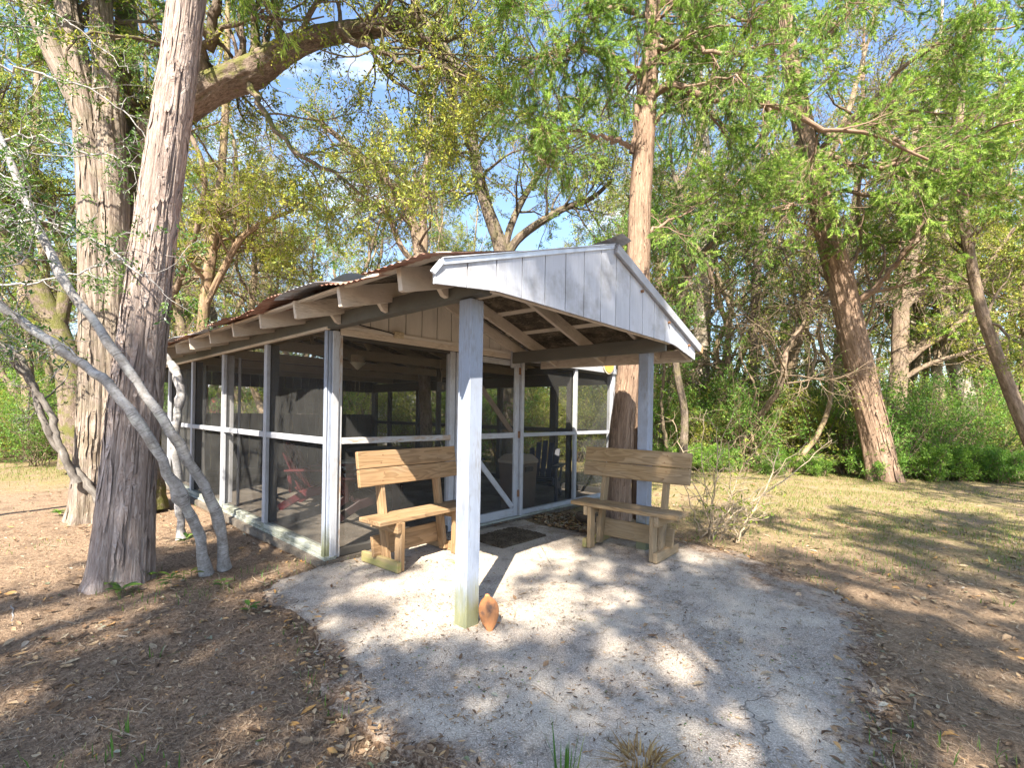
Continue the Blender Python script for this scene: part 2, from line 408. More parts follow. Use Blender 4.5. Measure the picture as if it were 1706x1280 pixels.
# the screen door
door = MB()
for x in (1.535, 2.515): door.board((x, .0, .03), (x, .0, 2.03), .08, .035, (0, 1, 0))
for z, h in ((.085, .10), (1.073, .065), (1.995, .07)): door.board((1.576, .0, z), (2.474, .0, z), .035, h)
dr = door.build('door', PW, SH)
for z0, z1 in ((.136, 1.04), (1.107, 1.959)):
    s = MB(); s.add([(1.576, .012, z0), (2.474, .012, z0), (2.474, .012, z1), (1.576, .012, z1)], [(0, 1, 2, 3)]); s.build('screen', SCR, dr)
one('brace', PW, lambda m: m.board((1.66, -.006, .98), (2.46, -.006, .15), .018, .07, (0, 0, 1)), dr)
one('brace', BRACE, lambda m: m.board((1.62, .03, 1.95), (2.46, .03, 1.12), .018, .07, (0, 0, 1)), dr)
HING = mat_plain('rusty_hinge', (.22, .12, .07), .7, .4, 60, .3)
for z in (.32, 1.08, 1.90): one('hinge', HING, lambda m: m.board((2.548, -.021, z-.045), (2.548, -.021, z+.045), .03, .006, (0, 1, 0)).tube([(2.561, -.026, z-.045), (2.561, -.026, z+.045)], .006), dr)
one('handle', HING, lambda m: m.tube([(1.545, -.02, 1.0), (1.545, -.045, 1.02), (1.545, -.045, 1.12), (1.545, -.02, 1.14)], .007), dr)
# boarded gable walls
def boards(m, poly_top, x0, x1, zb, y, th, bw=.222, gap=.007, zb_fn=None):
    x = x0
    while x < x1-.02:
        xe = min(x+bw-gap, x1)
        xs = [x]+[q for q in (XR, 2.5) if x < q < xe]+[xe]
        for a, b in zip(xs[:-1], xs[1:]):
            z = [(zb_fn(a) if zb_fn else zb), (zb_fn(b) if zb_fn else zb)]
            V = [(a, y, z[0]), (b, y, z[1]), (b, y, poly_top(b)), (a, y, poly_top(a))]
            o = RNG.uniform(-50, 50, 3); n0 = m.n
            m.prism(V, (0, th, 0))
            m.B[-1] = m.V[-1][:, [2, 0, 1]]+o
        x += bw
wt = lambda x: (zleft(x, 0) if x < 2.5 else zrm(x))+.10
one('wall_panel', PC, lambda m: boards(m, wt, .01, 2.59, 2.102, -.008, .012, .20, .010))
one('wall_panel', PW, lambda m: boards(m, wt, 2.60, W, 2.122, -.008, .012, .24, .010))
def backing(m): m.prism([(0.02, .012, 2.10), (W, .012, 2.10), (W, .012, wt(W)), (2.5, .012, wt(2.5)), (.02, .012, wt(.02))], (0, .03, 0))
one('wall_backing', DK, backing)
one('wall_trim', PC, lambda m: m.board((.10, -.016, 2.118), (2.59, -.016, 2.118), .016, .034))
one('ledger', PT, lambda m: m.board((XR+.02, -.032, zrp(XR+.02, 0)+.03), (2.62, -.032, zrp(2.62, 0)+.03), .036, .12))
one('ledger', PT, lambda m: m.board((.06, -.032, zleft(.06, 0)+.06), (XR-.02, -.032, zleft(XR-.02, 0)+.06), .036, .12))
# gable panel of the porch
gy = -2.1
top = lambda x: (2.10+.57*(x+.48)/1.75 if x < XR else 2.67-.575*(x-XR)/1.71)
def gb(x):
    if x < 0: return 2.068-.118*(-x)
    if x > 2.42: return 2.055-.19*(x-2.42)
    return 2.068-.013*x/2.42
g = MB(); boards(g, top, -.47, 2.97, 0, gy-.016, .016, .226, .010, gb); GP = g.build('gable_panel', PG, SH)
def gback(m):
    xs = [-.46, -.2, 0, .6, XR, 1.9, 2.42, 2.7, 2.96]
    for a_, b_ in zip(xs[:-1], xs[1:]):
        m.prism([(a_, gy+.008, gb(a_)+.006), (b_, gy+.008, gb(b_)+.006), (b_, gy+.008, top(b_)-.004), (a_, gy+.008, top(a_)-.004)], (0, .012, 0))
one('gable_backing', DK, gback)
def gframe(m):
    m.board((-.02, gy+.03, gb(0)+.016), (2.44, gy+.03, gb(2.42)+.016), .03, .04)
one('gable_frame', PT, gframe)
one('fascia', PW, lambda m: m.board((XR+.03, gy-.035, top(XR)-.0), (3.05, gy-.035, top(3.05)+.004), .03, .082))
one('fascia', mat_paint('rust_stained_end', (.45, .30, .17), .8, wood=(.30, .13, .04)), lambda m: m.board((3.053, gy-.035, top(3.053)+.004), (3.10, gy-.035, top(3.10)+.004), .034, .078))
def drip(m):
    m.board((-.43, gy-.02, top(-.43)+.016), (XR+.02, gy-.02, top(XR)+.014), .012, .034)
    m.board((-.43, gy-.0, top(-.43)+.036), (XR+.02, gy-.0, top(XR)+.034), .07, .006)
    m.board((-.485, gy-.012, top(-.5)-.03), (-.43, gy-.02, top(-.43)+.02), .02, .03)
one('drip_edge', DRIP, drip)
for x in (1.75, 2.3, 2.78): one('bolt', HING, lambda m: m.tube([(x, gy-.02, top(x)-.085), (x, gy-.04, top(x)-.085)], .013))
# porch posts and beam
def post(x, y, ztop, name='porch_post'):
    m = MB(); m.board((x+.057, y+.057, -.03), (x+.057, y+.057, ztop), .114, .114, (0, 1, 0), .006); return m.build(name, PP, SH)
post(0.0, -1.874, 2.07); post(2.41, -1.874, 2.118)
one('porch_beam', PB, lambda m: m.board((2.392, -2.06, 2.052), (2.392, -.045, 2.052), .036, .14))
one('beam_block', PW, lambda m: m.board((2.392, -.034, 1.93), (2.392, -.034, 2.15), .055, .022, (0, 1, 0)))
# rafters: tails reach out past the left beam
for i, y in enumerate((-1.72, -1.02, -.30, .45, 1.2, 1.95, 2.7, 3.45, 4.2, 4.95, 5.7, 6.45, 7.2)):
    xr = XR if y < 0 else 2.5
    s = RNG.uniform(-.012, .012)
    ra = MB(); x0 = -.42+s
    c0, c1 = zleft(x0, y), zleft(xr-.02, y)
    ra.prism([(x0, y-.02, c0+.0), (x0+.02, y-.02, c0-.004), (xr-.02, y-.02, c1), (xr-.02, y-.02, c1+.135), (x0-.02, y-.02, c0+.13)], (0, .04, 0))
    V = ra.V[-1]; ra.B[-1] = V+RNG.uniform(-50, 50, 3)
    ra.build('rafter', PT, SH)
    if y < 0:
        one('rafter', PT, lambda m: m.board((xr+.02, y, zrp(xr+.02, y)+.067), (2.95, y, zrp(2.95, y)+.067), .04, .13))
    else:
        one('rafter', PI, lambda m: m.board((xr+.02, y, zrm(xr+.02)+.067), (W+.42, y, zrm(W+.42)+.067), .04, .13))
        if i % 2: one('joist', PI, lambda m: m.board((.10, y+.045, 2.145), (W-.1, y+.045, 2.145), .04, .13))
        if i % 2: one('blocking', PI, lambda m: m.board((RNG.uniform(1.2, 1.6), y+.045, 2.215), (1.4, y+.045, zleft(1.4, y)), .05, .04, (0, 1, 0)))
one('rafter', PT, lambda m: m.board((XR, -2.06, zrp(XR, -2)+.05), (2.95, -2.06, zrp(2.95, -2)+.05), .035, .10))
# little props that carry the tails
for y in (-1.72, -1.02, -.30): one('tail_block', PT, lambda m: m.prism([(-.065, y+.03, 2.10), (-.03, y+.03, 2.09), (-.03, y+.03, 2.19), (-.12, y+.03, 2.17)], (0, .04, 0)))
# purlins under the sheets
for x in (-.36, .25, .85): one('purlin', PT, lambda m: m.board((x, -2.06, zleft(x, -2)+.147), (x, 7.6, zleft(x, 7.6)+.147), .10, .02, (-PL, 0, 1)))
for x in (1.5, 1.86, 2.3, 2.8): one('purlin', PT, lambda m: m.board((x, -2.03, zrp(x, -2)+.143), (x, -.02, zrp(x, 0)+.143), .075, .018, (PRr, 0, 1)))
one('fascia', PT, lambda m: m.board((2.98, -2.08, zrp(2.98, -2)+.06), (2.98, -.02, zrp(2.98, 0)+.06), .02, .13))
one('fascia', PI, lambda m: m.board((W+.44, -.02, zrm(W+.44)+.06), (W+.44, 7.6, zrm(W+.44)+.06), .02, .14))
# roof sheets
def sheet(name, mat, y0, y1, x0, x1, zf, seed, lift=0.0, curl=.02, amp=.005, low=False, parent=SH):
    ny, nx = max(8, int((y1-y0)/.0125)), 22
    yy, tt = np.meshgrid(np.linspace(y0, y1, ny), np.linspace(0, 1, nx), indexing='ij')
    xx = x0+(x1-x0)*tt
    zz = np.vectorize(zf)(xx, yy)
    w = amp*np.sin(yy*2*math.pi/.07)
    n1 = vnoise(np.stack([yy*2.3+seed, tt*2.0, 0*yy], -1), seed)
    e = (1-tt)**2
    zz = zz+w+n1*curl*(.3+1.3*e)+lift*np.exp(-((tt-.30)/.22)**2)*np.sin(np.pi*(yy-y0)/(y1-y0))
    xx = xx+.02*n1*e
    V = np.stack([xx, yy, zz], -1).reshape(-1, 3)
    i = np.arange(ny-1)[:, None]*nx+np.arange(nx-1)[None]
    F = np.stack([i, i+nx, i+nx+1, i+1], -1).reshape(-1, 4)
    if x1 < x0: F = F[:, ::-1]
    return obj_np(name, V, F[:, ::-1], mat, parent, True, {'bc': V})
y = -2.13; k = 0
plan = [(.62, RUST, 0, .04), (.60, RUST, .03, .05), (.66, GALV, .05, .07), (.65, RUST, .04, .06), (.65, RUST, 0, .025), (.65, RUST, .02, .025), (.65, GALV, 0, .025)]+[(.65, RUST, 0, .02), (.65, GALV, 0, .02)]*5
for wd, m_, lf, cu in plan:
    if y > 7.6: break
    y1 = min(y+wd, 7.7)
    xr = XR if y < -.3 else 2.5
    sheet('roof_sheet', m_, y, y1+.03, -.53+.03*math.sin(k*2.1), xr, lambda x, yy: zleft(x, yy)+.17, k, lf, cu)
    y = y1; k += 1
sheet('black_roof_sheet', mat_plain('black_sheet', (.012, .013, .016), .4), -.62, .30, -.20, .75, lambda x, yy: zleft(x, yy)+.19, 77, .17, .05, 0)  # black bumpy sheet bulging above the left slope
y = -2.13
while y < -.05:
    y1 = min(y+.7, 0.0)
    sheet('roof_sheet', GALV, y, y1+.01, 3.03, XR, lambda x, yy: zrp(x, yy)+.165, k, 0, .012); y = y1; k += 1
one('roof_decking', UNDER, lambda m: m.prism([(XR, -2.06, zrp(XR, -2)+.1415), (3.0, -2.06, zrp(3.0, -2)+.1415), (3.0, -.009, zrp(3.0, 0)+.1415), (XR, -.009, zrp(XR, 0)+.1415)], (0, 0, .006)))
for a in range(6):
    sheet('roof_sheet', RUST if a % 2 else GALV, .0+a*1.28, 1.3+a*1.28, W+.5, 2.5, lambda x, yy: zrm(x)+.17, k+a, 0, .02)
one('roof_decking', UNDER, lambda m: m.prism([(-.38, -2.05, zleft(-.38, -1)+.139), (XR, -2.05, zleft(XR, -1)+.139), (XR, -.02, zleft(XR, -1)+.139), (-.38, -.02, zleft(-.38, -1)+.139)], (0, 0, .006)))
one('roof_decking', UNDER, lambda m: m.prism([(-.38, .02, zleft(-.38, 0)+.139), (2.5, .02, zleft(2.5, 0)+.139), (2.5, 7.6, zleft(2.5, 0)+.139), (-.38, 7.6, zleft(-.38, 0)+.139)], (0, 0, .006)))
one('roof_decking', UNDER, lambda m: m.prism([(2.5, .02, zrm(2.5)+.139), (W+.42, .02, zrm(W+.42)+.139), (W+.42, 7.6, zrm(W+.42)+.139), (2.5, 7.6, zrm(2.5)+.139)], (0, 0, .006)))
# bent ridge cap over the porch gable
def cap():
    n = 14; V = []
    for i in range(n):
        t = i/(n-1); yy = gy-.10+t*2.0
        up_ = .05*max(0, 1-t*5)**1.5
        for a in (-1, -.5, 0, .5, 1):
            x = XR+a*.15; z = top(XR)+.045-abs(a)*.048+up_*(1+.6*a)+sag(yy)*0
            V.append((x, yy, z))
    F = [(i*5+j, i*5+j+1, i*5+j+6, i*5+j+5) for i in range(n-1) for j in range(4)]
    return obj_np('ridge_cap', V, np.array(F), GALV, SH, True, {'bc': np.array(V)})
cap()
# end wall and right wall seen through the screens
def slats(m, x0, x1, y, z0, z1, w=.19):
    x = x0
    while x < x1-.01:
        m.board(((x+min(x+w, x1))/2, y, z0), ((x+min(x+w, x1))/2, y, z1), min(w, x1-x)-.006, .02, (0, 1, 0)); x += w
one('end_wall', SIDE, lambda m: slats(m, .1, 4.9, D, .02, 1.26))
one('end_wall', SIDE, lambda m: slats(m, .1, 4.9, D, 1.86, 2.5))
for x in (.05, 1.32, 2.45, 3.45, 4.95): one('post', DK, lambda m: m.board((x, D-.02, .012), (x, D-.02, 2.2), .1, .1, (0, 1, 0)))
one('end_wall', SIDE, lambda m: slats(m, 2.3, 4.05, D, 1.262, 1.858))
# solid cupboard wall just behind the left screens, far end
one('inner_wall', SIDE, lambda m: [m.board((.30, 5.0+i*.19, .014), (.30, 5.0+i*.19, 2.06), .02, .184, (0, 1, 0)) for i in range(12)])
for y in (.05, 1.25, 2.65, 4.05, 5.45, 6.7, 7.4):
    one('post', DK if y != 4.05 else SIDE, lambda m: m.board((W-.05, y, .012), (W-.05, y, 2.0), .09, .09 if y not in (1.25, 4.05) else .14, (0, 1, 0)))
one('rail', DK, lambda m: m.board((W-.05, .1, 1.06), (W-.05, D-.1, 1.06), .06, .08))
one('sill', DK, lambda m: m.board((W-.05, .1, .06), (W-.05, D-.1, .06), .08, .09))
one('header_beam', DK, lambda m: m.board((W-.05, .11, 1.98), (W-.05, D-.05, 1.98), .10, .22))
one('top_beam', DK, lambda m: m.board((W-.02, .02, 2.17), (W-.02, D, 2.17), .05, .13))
for a, b in ((.1, 1.18), (1.32, 2.6), (2.7, 3.98), (4.12, 5.4), (5.5, 6.65), (6.75, 7.35)):
    for z0, z1 in ((.11, 1.02), (1.10, 1.87)):
        s = MB(); s.add([(W-.03, a, z0), (W-.03, b, z0), (W-.03, b, z1), (W-.03, a, z1)], [(0, 1, 2, 3)]); s.build('screen', SCR, SH)

# ================================================================ fixtures on the shelter
SIGN = mat_plain('yellow_sign_face', (.62, .36, .09), .55, .2, 14)
SIGNR = mat_plain('pale_sign_rim', (.62, .55, .42), .6, .1)
def disc(name, x, z, r, label):
    e = empty(name, (x, -.026, z), 0, label, 'sign')
    m = MB(); M = Matrix.Rotation(math.pi/2, 3, 'X')
    m.lathe([(0, .0), (r*.93, .0), (r*.95, .006), (r, .006), (r, .022), (0, .022)], (0, 0, 0), 40, M); m.build('rim', SIGNR, e)
    m = MB(); m.lathe([(0, .03), (r*.86, .03), (r*.9, .022)], (0, 0, 0), 40, M); m.build('face', SIGN, e)
disc('round_sign', 4.70, 2.185, .165, 'round yellow plaque hung on the front wall beside the tree trunk')
e = empty('pointed_sign', (4.05, -.026, 2.27), 0, 'small pointed yellow plaque on the front wall half hidden by the porch beam', 'sign')
MB().prism([(-.16, 0, .12), (-.20, 0, -.0), (.0, 0, -.11), (.16, 0, -.075), (.18, 0, .12)], (0, -.02, 0)).build('face', SIGN, e)
MB().board((-.0, .006, .14), (-.0, .006, .2), .05, .01, (0, 1, 0)).build('hanger', SIGNR, e)
e = empty('outlet_box', (.70, -.03, 2.115), 0, 'beige double socket box screwed to the header above the left bench', 'socket')
OUT = mat_plain('aged_socket_plastic', (.48, .41, .29), .5, .25, 40)
MB().box((-.055, -.03, -.032), (.055, .005, .032), .006).build('box', OUT, e)
BLK = mat_plain('black_plastic', (.02, .02, .022), .45, .2)
for dx in (-.026, .026):
    MB().lathe([(0, .004), (.016, .004), (.018, 0)], (dx, -.031, 0), 16, Matrix.Rotation(math.pi/2, 3, 'X')).build('socket', OUT, e)
    for q in (-.006, .006): MB().box((dx+q-.0016, -.0362, -.001), (dx+q+.0016, -.0352, .01), .0002).build('slot', BLK, e)
MB().tube(spline([(-.055, -.012, .0), (-.10, -.012, .01), (-.22, -.01, .022), (-.40, -.01, .036), (-.47, .0, .05)], 20), .006).build('cable', BLK, e)
e = empty('ceiling_lamp', tuple(at(596, 607, 6.3)+np.array([0, 0, .06])), 0, 'pale glass ceiling lamp with a pointed bottom hanging inside the shelter', 'lamp')
GLS = mat_plain('pale_lamp_glass', (.42, .41, .33), .3, .15)
MB().lathe([(.0, -.14), (.015, -.13), (.10, -.045), (.105, -.04), (0, -.04)], (0, 0, 0), 20).build('shade', GLS, e)
MB().lathe([(.09, -.04), (.09, .06), (.0, .06)], (0, 0, 0), 20).build('body', PI, e)
MB().tube([(0, 0, .06), (0, 0, .12)], .012).build('stem', PI, e)
for dx in (-.03, .03): MB().tube([(dx, 0, -.13), (dx*1.1, 0, -.42)], .0025, 5).build('pull_chain', PI, e)
e = empty('junction_box', (2.79, 1.88, 1.76), 0, 'small grey electric box with a cable hanging inside behind the porch post', 'electric box')
MB().box((-.06, -.04, -.08), (.06, .04, .08), .006).build('box', mat_plain('grey_box', (.12, .12, .125), .5), e)
MB().box((-.02, -.046, -.04), (.02, -.0405, .03), .002).build('switch', PI, e)
MB().tube(spline([(0, 0, .08), (.01, 0, .2), (-.03, .0, .33), (-.01, 0, .42)], 14), .008).build('cable', PI, e)
MB().board((0, .06, -1.75), (0, .06, .30), .07, .06, (0, 1, 0)).build('mounting_post', DK, e)
e = empty('meter_box', (4.99, -.03, 1.40), 0, 'small blue metal box fixed to the shelter corner behind the tree trunk', 'electric box')
MB().box((-.05, -.06, -.08), (.06, .02, .08), .008).build('box', mat_plain('blue_box', (.10, .14, .22), .5), e)
MB().lathe([(.0, .012), (.022, .012), (.024, 0)], (0, -.061, .01), 18, Matrix.Rotation(math.pi/2, 3, 'X')).build('dial', GLS, e)
# ================================================================ furniture
BW1 = mat_wood('warm_pine', (.34, .22, .12), (.185, .11, .055), .3)
BW2 = mat_wood('weathered_pine', (.34, .24, .135), (.19, .12, .06), .4)
BW3 = mat_wood('weathered_pine_legs', (.31, .225, .135), (.17, .115, .062), .4, False)
def m_green():
    t = NT('mossy_skid'); b = t.attr('bc').outputs['Vector']
    n = t.noise(t.mul(b, (5, 20, 20)), 1, 5, .65); f = t.noise(t.mul(b, (6, 200, 200)), 1, 3)
    c = t.ramp(n, [(.35, (.30, .22, .12)), (.55, (.27, .24, .10)), (.7, (.22, .22, .07))])
    return t.out(t.bsdf(t.mix(t.math('MULTIPLY', t.step(f, .5, .75), .4), c, (.12, .09, .05)), .85, t.bump(f, .3, .002)))
BSK = m_green()
def bench(loc, rz, top_m, leg_m, label):
    """local: front towards -y, seat along x, length 1.12"""
    e = empty('park_bench', loc, rz, label, 'bench', 'wooden benches on the porch')
    L = 1.12
    for y0 in (-.335, -.185):
        pl = MB().board((-L/2, y0, .432), (L/2, y0, .432), .142, .038, (0, 0, 1), .005).build('seat_plank', top_m, e)
        for s in (-1, 1):
            for q in (-.02, .02): MB().lathe([(0, .002), (.005, .002), (.006, 0)], (s*.33+q*.6, y0+q*1.7, .4515), 10).build('screw', HING, pl)
    lean = np.array([0, math.sin(rad(10)), math.cos(rad(10))])
    nrm = np.array([0, math.cos(rad(10)), -math.sin(rad(10))])
    base = np.array([0, -.20, .015])
    for d, h in ((.76, .15), (.915, .15)):
        c = base+lean*d-nrm*.045
        m = MB(); m.board(c+np.array([-L/2-.01, 0, 0]), c+np.array([L/2+.01, 0, 0]), .038, h, lean, .005, (0, 0)); pl = m.build('back_plank', top_m, e)
        for s in (-1, 1):
            for q in (-.02, .02): cc = c+nrm*(-.0205)+lean*q*1.7+np.array([s*.33+q*.6, 0, 0]); MB().board(cc-np.array([.005, 0, 0]), cc+np.array([.005, 0, 0]), .003, .01, lean, .001).build('screw', HING, pl)
    for s in (-1, 1):
        x = s*.33
        MB().board((x, -.37, 0), (x, -.37, .412), .042, .088, (0, 1, 0), .004).build('leg', leg_m, e)
        m = MB(); b0 = base+np.array([x+s*.0, 0, 0]); m.board(b0+lean*.0, b0+lean*.82, .042, .088, -nrm, .004)
        m.build('back_upright', leg_m, e)
        MB().board((x+s*.044, -.42, .372), (x+s*.044, -.04, .372), .04, .088, (0, 0, 1), .004).build('seat_bearer', leg_m, e)
        MB().board((x+s*.044, -.43, .046), (x+s*.044, .09, .046), .04, .09, (0, 0, 1), .004).build('skid', BSK if s < 0 else leg_m, e)
    c = base+lean*.17+nrm*.064
    MB().board(c+np.array([-.42, 0, 0]), c+np.array([.42, 0, 0]), .036, .18, lean, .004).build('stretcher', leg_m, e)
    return e
bench((.62, -.29, .006), rad(4), BW1, BW1, 'warm brown wooden bench standing against the front wall behind the porch post')
b2 = bench((2.47, -1.75, .006), rad(-88), BW2, BW3, 'greyer weathered wooden bench standing under the porch beam by the tree trunk')

# plastic lounge chairs inside
def plastic(name, base): return mat_plain(name, base, .45, .12, 6, 0, .05, .4)
def lounge(loc, rz, mat, label):
    e = empty('lounge_chair', loc, rz, label, 'chair', 'slatted plastic lounge chairs inside the shelter')
    e.scale = (1, 1, 1)
    # back: five slats in a fan, rounded top
    m = MB(); lean = np.array([0, math.sin(rad(24)), math.cos(rad(24))])
    for i in range(-2, 3):
        x0, x1 = i*.093, i*.108
        l = .74-.035*i*i
        p0 = np.array([x0, .19, .22]); m.board(p0, p0+lean*l+np.array([x1-x0, 0, 0]), .086, .022, (0, -1, .4), .008)
    m.board((-.24, .285, .42), (.24, .285, .42), .03, .06, lean); m.board((-.27, .235, .28), (.27, .235, .28), .03, .06, lean)
    m.build('backrest', mat, e)
    m = MB()
    for i in range(6):
        t = i/5; m.board((-.27, -.36+t*.54, .37-.14*t+.02*math.cos(t*6)), (.27, -.36+t*.54, .37-.14*t+.02*math.cos(t*6)), .088, .02, (0, .25, 1), .008)
    m.build('seat', mat, e)
    for s in (-1, 1):
        MB().board((s*.31, -.40, .555), (s*.31, .36, .53), .12, .028, (0, 0, 1), .01).build('armrest', mat, e)
        MB().board((s*.31, -.30, 0), (s*.31, -.27, .545), .035, .11, (0, 1, 0), .01).build('leg', mat, e)
        m = MB(); m.board((s*.275, -.38, .345), (s*.275, .16, .20), .03, .11, (0, 0, 1), .01); m.board((s*.275, .13, .22), (s*.275, .46, .02), .03, .10, (0, 0, 1), .01)
        m.build('leg', mat, e)
        MB().board((s*.30, .32, .52), (s*.275, .30, .24), .03, .05, (0, 1, 0), .008).build('arm_support', mat, e)
    return e
lounge((1.05, 2.30, .012), rad(42), plastic('red_plastic', (.085, .014, .018)), 'bright red plastic lounge chair seen through the left screens')
lounge((1.18, 1.35, .012), rad(75), plastic('maroon_plastic', (.03, .011, .012)), 'dark maroon plastic lounge chair behind the left bench')
lounge((3.78, .62, .012), rad(-62), plastic('navy_plastic', (.028, .035, .06)), 'navy blue plastic lounge chair facing the bin behind the right screens')
lounge((3.55, 2.25, .012), rad(150), plastic('black_plastic_chair', (.022, .022, .028)), 'black plastic lounge chair with its slatted back turned to the door')
# bin
e = empty('litter_bin', (3.02, .40, .012), rad(3), 'tall square brown bin with a pale lid behind the screen beside the door', 'bin')
BIN = plastic('brown_bin', (.10, .07, .055))
m = MB(); m.prism([(-.17, -.17, 0), (.17, -.17, 0), (.17, .17, 0), (-.17, .17, 0)][::-1], (0, 0, .64)); 
m.V[-1][4:, :2] *= 1.14; m.build('body', BIN, e)
m = MB(); m.board((-.21, 0, .665), (.21, 0, .665), .42, .05, (0, 0, 1), .01); m.prism([(-.2, -.2, .69), (.2, -.2, .69), (.2, .2, .69), (-.2, .2, .69)], (0, 0, .07)); m.V[-1][4:, :2] *= .72
m.build('lid', plastic('tan_lid', (.30, .24, .18)), e)
m = MB(); m.box((-.09, -.205, .53), (.09, -.196, .60), .003); m.build('flap', BLK, e)
# dark table and white cool box at the back
e = empty('garden_table', (2.35, 2.95, .012), rad(20), 'dark round table in the dim middle of the shelter behind the left bench', 'table')
TBL = plastic('dark_table', (.045, .035, .035))
MB().lathe([(0, .71), (.52, .71), (.54, .70), (.54, .68), (0, .68)], (0, 0, 0), 40).build('table_top', TBL, e)
MB().lathe([(.40, .66), (.42, .68), (.42, .60), (.40, .60)], (0, 0, 0), 32).build('apron', TBL, e)
for k in range(4):
    a = k*math.pi/2+.78; MB().board((.36*math.cos(a), .36*math.sin(a), 0), (.30*math.cos(a), .30*math.sin(a), .68), .07, .05, (math.cos(a), math.sin(a), 0), .01).build('leg', TBL, e)
e = empty('cool_box', (2.55, 3.95, .012), rad(10), 'pale grey cool box on the floor inside seen under the back of the left bench', 'cool box')
CB = plastic('grey_cool_box', (.36, .37, .36))
MB().box((-.36, -.2, 0), (.36, .2, .36), .03).build('body', CB, e); MB().box((-.37, -.21, .363), (.37, .21, .43), .02).build('lid', CB, e)
for s in (-1, 1): MB().tube(spline([(s*.372, -.1, .28), (s*.41, -.09, .27), (s*.41, .09, .27), (s*.372, .1, .28)], 12), .01).build('handle', BLK, e)
# door mat
def m_mat():
    t = NT('muddy_mat'); p = pos(t); n = t.noise(p, 60, 5, .7); g = t.noise(p, 6, 5, .6)
    c = t.ramp(n, [(.35, (.03, .022, .015)), (.52, (.085, .062, .04)), (.68, (.22, .17, .11))])
    return t.out(t.bsdf(t.mix(t.step(g, .5, .7), c, (.15, .12, .085)), .95, t.bump(n, 1, .02)))
nx, ny = 70, 52
X, Y = np.meshgrid(np.linspace(1.42, 2.12, nx), np.linspace(-.84, -.33, ny))
V = np.stack([X+.02*vnoise(np.stack([Y*3, X*3, 0*X], -1), 3), Y, .014+.014*np.abs(vnoise(np.stack([X*30, Y*30, 0*X], -1), 4))], -1)
V[0, :, 2] = V[-1, :, 2] = .002; V[:, 0, 2] = V[:, -1, 2] = .002
i = (np.arange(ny-1)[:, None]*nx+np.arange(nx-1)[None]); F = np.stack([i, i+1, i+nx+1, i+nx], -1).reshape(-1, 4)
o = obj_np('door_mat', V.reshape(-1, 3), F, m_mat(), None, True); tag(o, 'muddy dark brown door mat strewn with debris before the screen door', 'door mat')
# old coconut beside the front post
def m_husk():
    t = NT('orange_husk'); p = tcobj(t); n = t.noise(t.mul(p, (26, 26, 9)), 1, 5, .65); g = t.noise(p, 9, 4, .6)
    c = t.mix(t.step(n, .35, .7), (.52, .23, .095), (.38, .155, .065))
    c = t.mix(t.step(g, .54, .66), c, (.17, .10, .07))
    return t.out(t.bsdf(c, .8, t.bump(n, .5, .006)))
prof = [(0, -.118), (.010, -.114), (.024, -.097), (.042, -.066), (.057, -.03), (.063, .005), (.061, .038), (.050, .066), (.034, .084), (.021, .094), (.0165, .102), (.013, .111), (0, .114)]
pp = spline(prof, 60); th = np.arange(48)*2*math.pi/48
R_ = np.abs(pp[:, :1])*(1+.045*np.cos(3*th)+.03*vnoise(np.stack([np.cos(th)*1.5+0*pp[:, :1], np.sin(th)*1.5+0*pp[:, :1], pp[:, 1:2]*14+0*th], -1), 5))
V = np.stack([R_*np.cos(th), R_*np.sin(th), np.repeat(pp[:, 1:2], 48, 1)], -1).reshape(-1, 3)
F = np.array([(i*48+j, i*48+(j+1) % 48, (i+1)*48+(j+1) % 48, (i+1)*48+j) for i in range(59) for j in range(48)])
o = obj_np('coconut_husk', V, F, m_husk(), None, True)
g0 = onz(817, 1048)
o.location = (g0[0]+.01, g0[1]+.03, .088)
o.rotation_euler = (rad(-34), rad(-8), rad(-47))
tag(o, 'old orange-brown coconut husk lying at the foot of the front porch post', 'coconut')
# log, wood block behind the right bench
BARKD = mat_bark('dark_log_bark', (.16, .12, .09), (.075, .055, .04), (.02, .015, .012), 18, 3)
m = MB(); P = spline([(3.06, -.62, .05), (2.98, -1.05, .055), (2.84, -1.5, .06), (2.62, -2.02, .045)], 26); R = .058+.012*np.sin(np.linspace(0, 9, 26))
V, F, bc = tubes(P[None], R[None], 18); m.add(V, F, [(i, (i+1) % 18, 0) for i in range(1, 17)], bc)
o = m.build('fallen_log', BARKD, None, True); tag(o, 'dark fallen log lying on leaves behind the right bench', 'log')
m = MB(); m.prism([(0, 0, 0), (.16, .03, 0), (.19, .15, 0), (.06, .2, 0), (-.03, .1, 0)], (0.01, 0, .11)); o = m.build('wood_block', BW3, None); o.location = (2.52, -1.28, 0)
tag(o, 'short block of split wood on the slab under the right bench', 'wood block')
